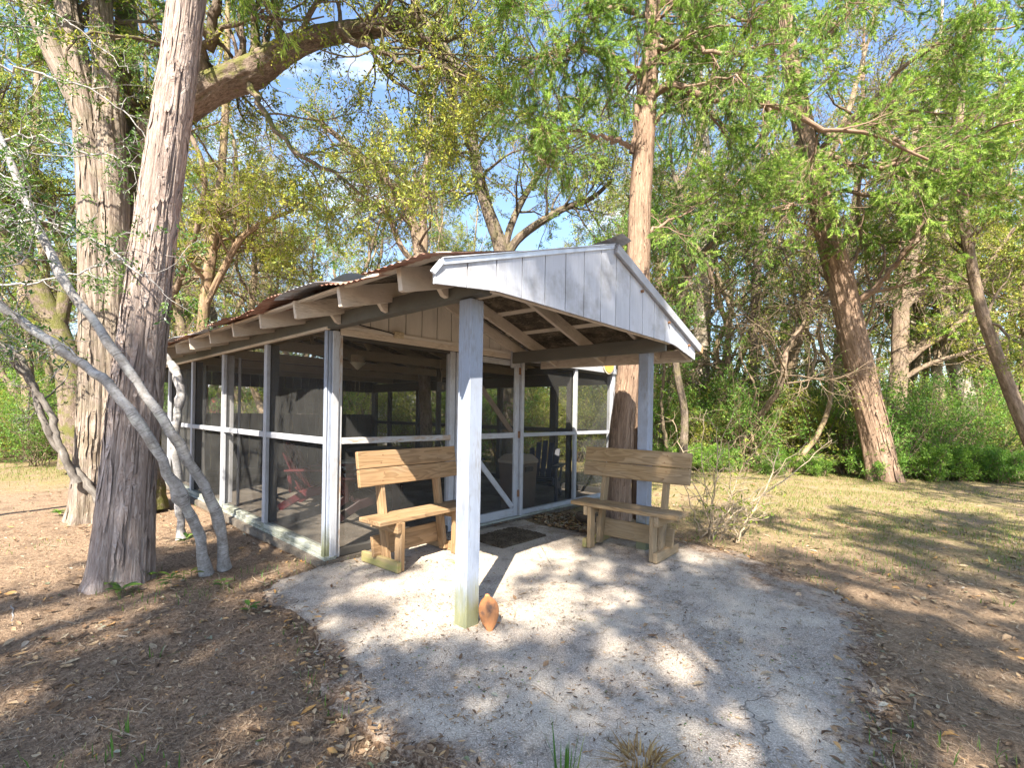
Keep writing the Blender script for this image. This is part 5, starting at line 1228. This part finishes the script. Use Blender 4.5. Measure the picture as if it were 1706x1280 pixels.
i = np.arange(n-1)[:, None]*n+np.arange(n-1)[None]
o = obj_np('ground', np.stack([X, Y, Z], -1).reshape(-1, 3), np.stack([i, i+n, i+n+1, i+1], -1).reshape(-1, 4), GROUND, None, True); o['kind'] = 'structure'
# the concrete apron: ragged outline, slightly domed
rng = np.random.default_rng(400)
pts = []
for i in range(len(SLAB)):
    a, b = SLAB[i], SLAB[(i+1) % len(SLAB)]; k = max(2, int(np.linalg.norm(b-a)/.03))
    for t_ in np.arange(k)/k: pts.append(a+(b-a)*t_)
pts = np.array(pts); wall = (pts[:, 1] > -.15) & (pts[:, 0] > -.1)
nz = .075*vnoise(np.stack([pts[:, 0]*2.2, pts[:, 1]*2.2, 0*pts[:, 0]], -1), 21)+.035*vnoise(np.stack([pts[:, 0]*9, pts[:, 1]*9, 0*pts[:, 0]], -1), 22)+.015*vnoise(np.stack([pts[:, 0]*30, pts[:, 1]*30, 0*pts[:, 0]], -1), 23)
tg = np.roll(pts, -1, 0)-np.roll(pts, 1, 0); nr = np.stack([tg[:, 1], -tg[:, 0]], 1); nr /= np.linalg.norm(nr, axis=1, keepdims=True)+1e-9
pts = np.where(wall[:, None], pts, pts+nr*nz[:, None]); cen = np.array([.9, -2.0]); m = len(pts)
rings = []
fr = [0, .1, .2, .3, .4, .5, .6, .7, .78, .85, .9, .94, .97, .985, .995, 1.0, 1.004]
for f_ in fr:
    q = cen+(pts-cen)*f_
    z = .003*vnoise(np.stack([q[:, 0]*2, q[:, 1]*2, 0*q[:, 0]], -1), 31)+.002*vnoise(np.stack([q[:, 0]*11, q[:, 1]*11, 0*q[:, 0]], -1), 32)-.022*max(0, (f_-.8)/.2)**2-(.05 if f_ > 1 else 0)
    rings.append(np.concatenate([q, z[:, None]], 1))
V = np.vstack(rings); j = np.arange(m); k = (j+1) % m
F = np.vstack([np.stack([r*m+j, (r+1)*m+j, (r+1)*m+k, r*m+k], 1) for r in range(1, len(fr)-1)]); F3 = np.stack([0*j, m+j, m+k], 1)
ed = edge_dist(SLAB, V[:, 0], V[:, 1]); ed = np.where(V[:, 0] > 1.9-.0*V[:, 1], ed*.38, ed*1.5); ed = np.where(V[:, 1] > -.3, 1.0, ed)
o = obj_np('concrete_apron', V, [F, F3], CONC, None, True, {'edge': np.clip(ed, 0, 1)}); o['kind'] = 'structure'

# seedlings need the ground
for k, (px, py, nn, l, h, lb) in enumerate(((186, 985, 11, .10, .05, 'dark green leafy seedling against the front foot of the big cedar'), (203, 994, 8, .12, .04, 'broad-leaved seedling just right of the cedar foot'), (196, 945, 6, .06, .10, 'small sprig growing from the bark of the cedar foot'),
        (243, 972, 9, .08, .06, 'seedling between the cedar foot and the holly stem'), (284, 985, 10, .08, .10, 'tall dark seedling left of the low holly stem'), (318, 968, 6, .08, .06, 'yellowish seedling by the foot of the low holly stem'),
        (372, 985, 7, .07, .07, 'seedling below the feet of the two holly stems'), (415, 1022, 8, .07, .05, 'seedling at the left edge of the concrete'), (98, 862, 12, .10, .06, 'dark leafy clump at the foot of the forked cedar'), (310, 905, 7, .10, .08, 'drooping green seedling behind the holly stems'), (415, 850, 6, .08, .05, 'seedling close to the shelter sill'))):
    p = onz(px, py, -.03); seedling(p[0], p[1], lb, nn, l, h, 500+k, L_HOL if k != 5 else L_YEL)
# grass tufts
def tuft(p, label, n, h, seed, mat, spread=.05, lean=.35, group=None):
    rng = np.random.default_rng(seed); e_n = 6
    a = rng.uniform(0, 6.28, n); b0 = np.stack([np.cos(a), np.sin(a)], 1)*spread*rng.uniform(0, 1, (n, 1))**.5
    L = h*rng.uniform(.45, 1.1, n); az = a+rng.normal(0, .6, n); le = np.abs(rng.normal(0, lean, n))
    t = np.linspace(0, 1, e_n); d = np.stack([np.cos(az), np.sin(az)], 1)
    hx = (le[:, None]*t+le[:, None]*t**2*.6)*L[:, None]; hz = L[:, None]*(t-.25*le[:, None]*t**2)
    mid = np.concatenate([b0[:, None]+d[:, None]*hx[..., None], hz[..., None]-.01], -1)
    s = np.stack([-np.sin(az), np.cos(az), 0*az], 1)[:, None]*(.004*(1-t**2)*rng.uniform(.6, 1.3, (n, 1)))[..., None]
    V = np.stack([mid-s, mid+s], 2).reshape(-1, 3)
    i = (np.arange(n)[:, None]*e_n+np.arange(e_n-1)[None])*2
    F = np.stack([i, i+1, i+3, i+2], -1).reshape(-1, 4)
    o = obj_np('grass_tuft', V, F, mat, None, True, {'tint': np.repeat(rng.uniform(0, 1, n), e_n*2)}); o.location = tuple(p)
    return tag(o, label, 'grass tuft', group)
L_GRS = mat_leaf('grass_blades', [(0, (.045, .12, .018)), (.6, (.09, .20, .03)), (1, (.22, .26, .07))], .35, 0)
L_DRY = mat_leaf('dry_grass', [(0, (.20, .12, .05)), (.5, (.36, .23, .10)), (1, (.50, .36, .17))], .25, 0)
tuft(onz(942, 1290, 0), 'green tuft of long grass growing through the concrete in the foreground', 20, .17, 601, L_GRS, .05, .25)
tuft(onz(1068, 1272, 0), 'dry straw-brown grass tuft beside the green one in the foreground', 150, .075, 602, L_DRY, .07, .8)
tuft(onz(210, 1232, -.03), 'small upright green grass tuft in the leaf litter at the lower left', 7, .14, 603, L_GRS, .015, .2)
tuft(onz(255, 1102, -.03), 'short grass tuft among leaves left of the concrete', 8, .09, 604, L_GRS, .03, .5)
tuft(onz(1672, 1012, -.03), 'bright green grass tuft in the dirt at the right edge', 14, .12, 605, L_GRS, .05, .5)
# loose cover: leaf litter, straw, grass
cam2 = CAM[:2]
def scatter(rng, n, dmax, a0=-58, a1=58, dmin=1.3, pw=1.5):
    th = np.radians(rng.uniform(a0, a1, n)); d = dmin+(dmax-dmin)*rng.uniform(0, 1, n)**pw
    f2, r2 = FV[:2], RV[:2]
    return cam2+d[:, None]*(np.cos(th)[:, None]*f2+np.sin(th)[:, None]*r2)
def on_ground(xy):
    x, y = xy[:, 0], xy[:, 1]; s = inside(SLAB, x, y); z = gz(x, y); z = np.where(s, -.002, z)
    bld = (x > -.1) & (x < W+.1) & (y > -.06) & (y < D+.1)
    return s, z, bld
def flat_leaves(name, n, seed, size, mat, dmax, keep_slab=.06, pw=1.5, wl=.42, keepfn=None, a0=-58, a1=58):
    rng = np.random.default_rng(seed); xy = scatter(rng, n, dmax, a0, a1, pw=pw); s, z, b = on_ground(xy)
    k = ~b & (~s | (rng.uniform(size=n) < keep_slab))
    if keepfn is not None: k &= keepfn(rng, xy)
    xy, z = xy[k], z[k]; M = len(xy)
    a = rng.uniform(0, 6.28, M); d = np.stack([np.cos(a), np.sin(a), rng.normal(0, .18, M)], 1); d /= np.linalg.norm(d, axis=1, keepdims=True)
    up = np.stack([rng.normal(0, .28, M), rng.normal(0, .28, M), np.ones(M)], 1); sd = np.cross(up, d); sd /= np.linalg.norm(sd, axis=1, keepdims=True); up = np.cross(d, sd)
    l = size*rng.uniform(.5, 1.3, (M, 1)); w = l*wl*rng.uniform(.7, 1.2, (M, 1))*.5; c = l*rng.uniform(.0, .16, (M, 1)); bend = l*rng.uniform(-.12, .2, (M, 1))
    p = np.concatenate([xy, (z+.004+.016*rng.uniform(0, 1, M)**2)[:, None]], 1)
    rows = []
    for t, wf in ((0, .05), (.3, .85), (.62, .9), (1, .04)):
        mid = p+d*(t-.5)*l+up*bend*(t-.5)**2*4
        rows += [mid-sd*w*wf+up*c*wf, mid, mid+sd*w*wf+up*c*wf]
    V = np.stack(rows, 1).reshape(-1, 3)
    q = np.array([(r*3+j, r*3+j+1, r*3+j+4, r*3+j+3) for r in range(3) for j in range(2)])
    F = (np.arange(M)[:, None, None]*12+q[None]).reshape(-1, 4)
    o = obj_np(name, V, F, mat, None, True, {'tint': np.repeat(rng.uniform(0, 1, M), 12)}); o['kind'] = 'stuff'; return o
def m_dead():
    t = NT('dead_leaves'); a = t.attr('tint').outputs['Fac']
    c = t.ramp(a, [(0, (.055, .038, .028)), (.25, (.16, .095, .055)), (.5, (.33, .22, .13)), (.72, (.44, .36, .25)), (.88, (.52, .27, .07)), (.95, (.42, .40, .36)), (1, (.10, .14, .03))])
    n = t.noise(pos(t), 90, 3); c = t.mix(t.math('MULTIPLY', t.step(n, .5, .7), .4), c, (.06, .04, .03))
    return t.out(t.n('MixShader', {0: .15, 1: t.bsdf(c, .7, spec=.3), 2: t.n('BsdfTranslucent', {'Color': c}).outputs[0]}).outputs[0])
DEAD = m_dead()
o = flat_leaves('leaf_litter', 6500, 701, .065, DEAD, 11, .06, 1.3, keepfn=lambda rng, xy: vnoise(np.stack([xy[:, 0]*1.3, xy[:, 1]*1.3, 0*xy[:, 0]], -1), 91) > rng.uniform(-.6, .5, len(xy))); tag(o, 'tan and brown fallen leaves strewn over the soil', 'leaf litter')
o = flat_leaves('small_leaf_litter', 26000, 702, .028, DEAD, 9, .12, 1.2, keepfn=lambda rng, xy: vnoise(np.stack([xy[:, 0]*2, xy[:, 1]*2, 0*xy[:, 0]], -1), 92) > rng.uniform(-.8, .4, len(xy))); tag(o, 'small brown leaf scraps strewn over the soil', 'leaf litter')
pile = lambda rng, xy: (np.hypot((xy[:, 0]-3.0)/.45, (xy[:, 1]+.75)/.75) < 1)
o = flat_leaves('leaf_heap', 60000, 703, .06, DEAD, 8, 1.0, 1.0, keepfn=pile, a0=-12, a1=25); tag(o, 'dark heap of fallen leaves between the wall and the right bench', 'leaf litter')
fringe = lambda rng, xy: (edge_dist(SLAB, xy[:, 0], xy[:, 1]) < .16*rng.uniform(0, 1, len(xy)))
o = flat_leaves('edge_litter', 26000, 704, .045, DEAD, 6, .8, 1.0, keepfn=fringe); tag(o, 'leaf scraps and crumbs drifted along the concrete edge', 'leaf litter')
o = flat_leaves('moss_crumbs', 2600, 705, .016, L_GRS, 5.5, 1.0, 1.0, keepfn=lambda rng, xy: inside(SLAB, xy[:, 0], xy[:, 1]) & (vnoise(np.stack([xy[:, 0]*3, xy[:, 1]*3, 0*xy[:, 0]], -1), 77) > .28)); tag(o, 'small green moss crumbs on the concrete', 'moss')
def slivers(name, n, seed, mat, dmax, l, w, slab, rise=.2, pw=1.2, keepfn=None, curve=.0):
    rng = np.random.default_rng(seed); xy = scatter(rng, n, dmax, pw=pw); s, z, b = on_ground(xy); k = ~b & (~s | (rng.uniform(size=n) < slab))
    if keepfn is not None: k &= keepfn(rng, xy)
    xy, z = xy[k], z[k]; M = len(xy); a = rng.uniform(0, 6.28, M)
    d = np.stack([np.cos(a), np.sin(a), np.abs(rng.normal(0, rise, M))], 1); sd = np.stack([-np.sin(a), np.cos(a), 0*a], 1)
    ll = l*rng.uniform(.4, 1.4, (M, 1)); ww = w*rng.uniform(.6, 1.4, (M, 1)); p = np.concatenate([xy, (z+.002+.01*rng.uniform(0, 1, M))[:, None]], 1)
    m = p+d*ll*.5+sd*ll*rng.uniform(-.18, .18, (M, 1))
    V = np.stack([p-sd*ww, p+sd*ww, m+sd*ww, p+d*ll, m-sd*ww], 1).reshape(-1, 3); i = np.arange(M)[:, None]*5
    o = obj_np(name, V, [i+np.array([[0, 1, 2, 4]]), i+np.array([[2, 3, 4]])], mat, None, False, {'tint': np.repeat(rng.uniform(0, 1, M), 5)}); o['kind'] = 'stuff'; return o
def m_straw():
    t = NT('pine_straw'); a = t.attr('tint').outputs['Fac']
    c = t.ramp(a, [(0, (.06, .04, .028)), (.4, (.20, .132, .084)), (.8, (.36, .255, .165)), (1, (.50, .40, .29))]); return t.out(t.bsdf(c, .85, spec=.15))
STRAW = m_straw()
o = slivers('straw_litter', 170000, 711, STRAW, 8, .045, .0009, .10); tag(o, 'brown needle straw matted over the soil', 'straw')
o = slivers('twig_litter', 350, 712, TWIG, 8, .22, .004, .10, .05); tag(o, 'short dry twigs lying about', 'twigs')
o = slivers('dark_crumbs', 15000, 713, DEAD, 6, .022, .0028, 1.0, .05, keepfn=lambda rng, xy: inside(SLAB, xy[:, 0], xy[:, 1]) & (vnoise(np.stack([xy[:, 0]*2.4, xy[:, 1]*2.4, 0*xy[:, 0]], -1), 78) > rng.uniform(-.5, .5, len(xy)))); tag(o, 'dark crumbs and bits of bark on the concrete', 'debris')
lawn = lambda rng, xy: (((xy[:, 0]+.25*xy[:, 1]+1.6*vnoise(np.stack([xy[:, 0]*.8, xy[:, 1]*.8, 0*xy[:, 0]], -1), 55) > 3.7+rng.normal(0, .9, len(xy))) & (vnoise(np.stack([xy[:, 0]*1.7, xy[:, 1]*1.7, 0*xy[:, 0]], -1), 57) > rng.uniform(-.7, .4, len(xy))) | (xy[:, 1] > 8.5+rng.normal(0, .8, len(xy)))))
def blades(name, n, seed, mat, d0, d1, h, w, keepfn):
    rng = np.random.default_rng(seed); xy = scatter(rng, n, d1, dmin=d0, pw=.9); s, z, b = on_ground(xy); k = ~b & ~s & keepfn(rng, xy); xy, z = xy[k], z[k]; M = len(xy); a = rng.uniform(0, 6.28, M)
    d = np.stack([np.cos(a), np.sin(a), 0*a], 1); sd = np.stack([-np.sin(a), np.cos(a), 0*a], 1); hh = h*rng.uniform(.3, 1.3, (M, 1)); le = hh*rng.uniform(.1, .9, (M, 1)); ww = w*rng.uniform(.6, 1.4, (M, 1))
    p = np.concatenate([xy, z[:, None]-.004], 1); up = np.array([[0, 0, 1.0]])
    m = p+up*hh*.6+d*le*.35; tip = p+up*hh+d*le
    V = np.stack([p-sd*ww, p+sd*ww, m+sd*ww*.7, tip, m-sd*ww*.7], 1).reshape(-1, 3); i = np.arange(M)[:, None]*5
    o = obj_np(name, V, [i+np.array([[0, 1, 2, 4]]), i+np.array([[2, 3, 4]])], mat, None, False, {'tint': np.repeat(rng.uniform(0, 1, M), 5)}); o['kind'] = 'stuff'; return o
L_LAWN = mat_leaf('lawn_blades', [(0, (.13, .105, .04)), (.35, (.26, .22, .09)), (.65, (.15, .20, .04)), (1, (.08, .17, .025))], .3, 0)
o = blades('lawn_grass', 150000, 721, L_LAWN, 4.5, 15, .05, .0035, lawn); tag(o, 'thin yellow-green grass of the yard', 'grass')
weed = lambda rng, xy: (vnoise(np.stack([xy[:, 0]*1.6, xy[:, 1]*1.6, 0*xy[:, 0]], -1), 56) > .42)
o = blades('sparse_grass', 16000, 722, L_GRS, 1.5, 9, .06, .0025, weed); tag(o, 'sparse green grass sprouting in the leaf litter', 'grass')
# sticks on the ground
for k, (p0, p1, r, lb) in enumerate((((0, 1148), (105, 1105), .009, 'grey curved stick lying at the lower left edge'), ((112, 1075), (250, 1045), .006, 'thin pale stick in the litter left of the concrete'), ((20, 1010), (56, 1100), .005, 'short bent stick at the left edge'), ((180, 1180), (262, 1180), .005, 'thin pale twig lying beside the small grass tuft'))):
    a, b = onz(*p0, -.015), onz(*p1, -.015); rng = np.random.default_rng(800+k); P = np.stack([a+(b-a)*t for t in np.linspace(0, 1, 14)]); P[:, :2] += np.cumsum(rng.normal(0, .008, (14, 2)), 0)
    o = wood_obj('stick', [(P[None], np.linspace(r, r*.5, 14)[None], 8)], HOLLY if k % 2 == 0 else TWIG, None); tag(o, lb, 'stick')
# far buildings glimpsed through the screens
p = at(398, 690, 24); ang = math.atan2(FV[1], FV[0])-math.pi/2+.25
e = empty('red_shed', (p[0], p[1], -.05), ang, 'small red shed with a white door far behind the shelter, glimpsed through the screens', 'shed')
RED = mat_paint('red_shed_paint', (.42, .09, .07), .2); WHT = mat_paint('white_shed_paint', (.72, .72, .70), .1)
m = MB()
for i in range(14): m.board((-1.4+i*.2, 0, 0), (-1.4+i*.2, 0, 2.25), .194, .03, (0, 1, 0)); m.board((-1.4+i*.2, 2.4, 0), (-1.4+i*.2, 2.4, 2.25), .194, .03, (0, 1, 0))
for i in range(12): m.board((-1.5, .1+i*.2, 0), (-1.5, .1+i*.2, 2.25), .194, .03, (1, 0, 0)); m.board((1.3, .1+i*.2, 0), (1.3, .1+i*.2, 2.25), .194, .03, (1, 0, 0))
m.build('wall', RED, e); MB().board((.75, -.035, .05), (.75, -.035, 2.1), .95, .03, (0, 1, 0)).build('door', WHT, e)
m = MB(); m.prism([(-1.7, -.3, 2.2), (1.5, -.3, 2.2), (1.5, 1.25, 2.75), (-1.7, 1.25, 2.75)], (0, 0, .05)); m.prism([(-1.7, 1.25, 2.75), (1.5, 1.25, 2.75), (1.5, 2.75, 2.2), (-1.7, 2.75, 2.2)], (0, 0, .05)); m.build('roof', GALV, e)
p = at(690, 690, 19); e = empty('grey_shed', (p[0], p[1], -.05), math.atan2(FV[1], FV[0])-math.pi/2-.2, 'pale grey metal shed with a rounded roof behind bushes beyond the right screens', 'shed')
GM = mat_plain('pale_shed_metal', (.50, .51, .50), .5, .15, 3, .2)
a = np.linspace(0, math.pi, 30); pr = [(-1.6, -.0)]+[(-1.6*math.cos(t), 1.35+.75*math.sin(t)) for t in a]+[(1.6, 0)]
m = MB(); prf = np.array(pr); V = np.concatenate([np.stack([prf[:, 0], 0*prf[:, 0], prf[:, 1]], 1), np.stack([prf[:, 0], 0*prf[:, 0]+3, prf[:, 1]], 1)]); q = len(prf)
m.add(V, [(i, i+1, q+i+1, q+i) for i in range(q-1)]); m.build('shell', GM, e)
m = MB(); m.prism([(x, .02, z) for x, z in pr], (0, .03, 0)); m.build('end_panel', GM, e); MB().board((.3, -.02, 0), (.3, -.02, 1.8), .9, .04, (0, 1, 0)).build('door', mat_plain('shed_door_grey', (.34, .35, .36), .5), e)

# ================================================================ sky, sun, camera
SUN_EL, SUN_AZ = rad(46), rad(213)            # where the sun stands, seen from the yard
wd = bpy.data.worlds.new('World'); sc.world = wd; wd.use_nodes = True; nt = wd.node_tree; nt.nodes.clear()
sky = nt.nodes.new('ShaderNodeTexSky'); sky.sky_type = 'NISHITA'; sky.sun_disc = False; sky.sun_elevation = SUN_EL; sky.sun_rotation = math.pi/2-SUN_AZ; sky.air_density = 1.0; sky.dust_density = .7; sky.ozone_density = 2.0
bg = nt.nodes.new('ShaderNodeBackground'); bg.inputs[1].default_value = SKY_S
wo = nt.nodes.new('ShaderNodeOutputWorld')
tc = nt.nodes.new('ShaderNodeTexCoord'); mp = nt.nodes.new('ShaderNodeMapping'); mp.inputs['Scale'].default_value = (1.2, 1.2, 3.0); nz_ = nt.nodes.new('ShaderNodeTexNoise'); nz_.inputs['Scale'].default_value = 2.2; nz_.inputs['Detail'].default_value = 7; nz_.inputs['Roughness'].default_value = .6
rp = nt.nodes.new('ShaderNodeValToRGB'); rp.color_ramp.elements[0].position = .55; rp.color_ramp.elements[1].position = .72; rp.color_ramp.elements[1].color = (.75, .75, .75, 1)
mx = nt.nodes.new('ShaderNodeMix'); mx.data_type = 'RGBA'; mx.inputs[7].default_value = (6.5, 6.8, 7.2, 1)
nt.links.new(tc.outputs['Generated'], mp.inputs['Vector']); nt.links.new(mp.outputs[0], nz_.inputs['Vector']); nt.links.new(nz_.outputs['Fac'], rp.inputs[0]); nt.links.new(rp.outputs[0], mx.inputs[0]); nt.links.new(sky.outputs[0], mx.inputs[6])
nt.links.new(mx.outputs[2], bg.inputs[0]); nt.links.new(bg.outputs[0], wo.inputs[0])
sl = bpy.data.lights.new('sun', 'SUN'); sl.energy = SUN_S; sl.angle = rad(.53); sl.color = (1.0, .91, .76)
so = bpy.data.objects.new('sun', sl); link(so)
so.rotation_euler = Vector((-math.cos(SUN_AZ)*math.cos(SUN_EL), -math.sin(SUN_AZ)*math.cos(SUN_EL), -math.sin(SUN_EL))).to_track_quat('-Z', 'Y').to_euler()
cd = bpy.data.cameras.new('camera'); co = bpy.data.objects.new('camera', cd); link(co)
cr, sr_ = math.cos(CROLL), math.sin(CROLL)
r_ = RV*cr+UV*sr_; u_ = -RV*sr_+UV*cr
co.matrix_world = Matrix(((r_[0], u_[0], -FV[0], CAM[0]), (r_[1], u_[1], -FV[1], CAM[1]), (r_[2], u_[2], -FV[2], CAM[2]), (0, 0, 0, 1)))
cd.sensor_width = 36; cd.lens = CF/1706*36; cd.shift_y = (CY-640)/1706; cd.shift_x = .8/1706; cd.clip_end = 600; cd.clip_start = .05
sc.camera = co
sc.view_settings.view_transform = 'Standard'; sc.view_settings.look = 'None'; sc.view_settings.gamma = 1; sc.view_settings.exposure = EXPO
cy = sc.cycles; cy.max_bounces = 7; cy.diffuse_bounces = 4; cy.transparent_max_bounces = 12; cy.transmission_bounces = 4; cy.glossy_bounces = 2
cy.use_denoising = True
try: cy.denoiser = 'OPENIMAGEDENOISE'
except Exception: pass
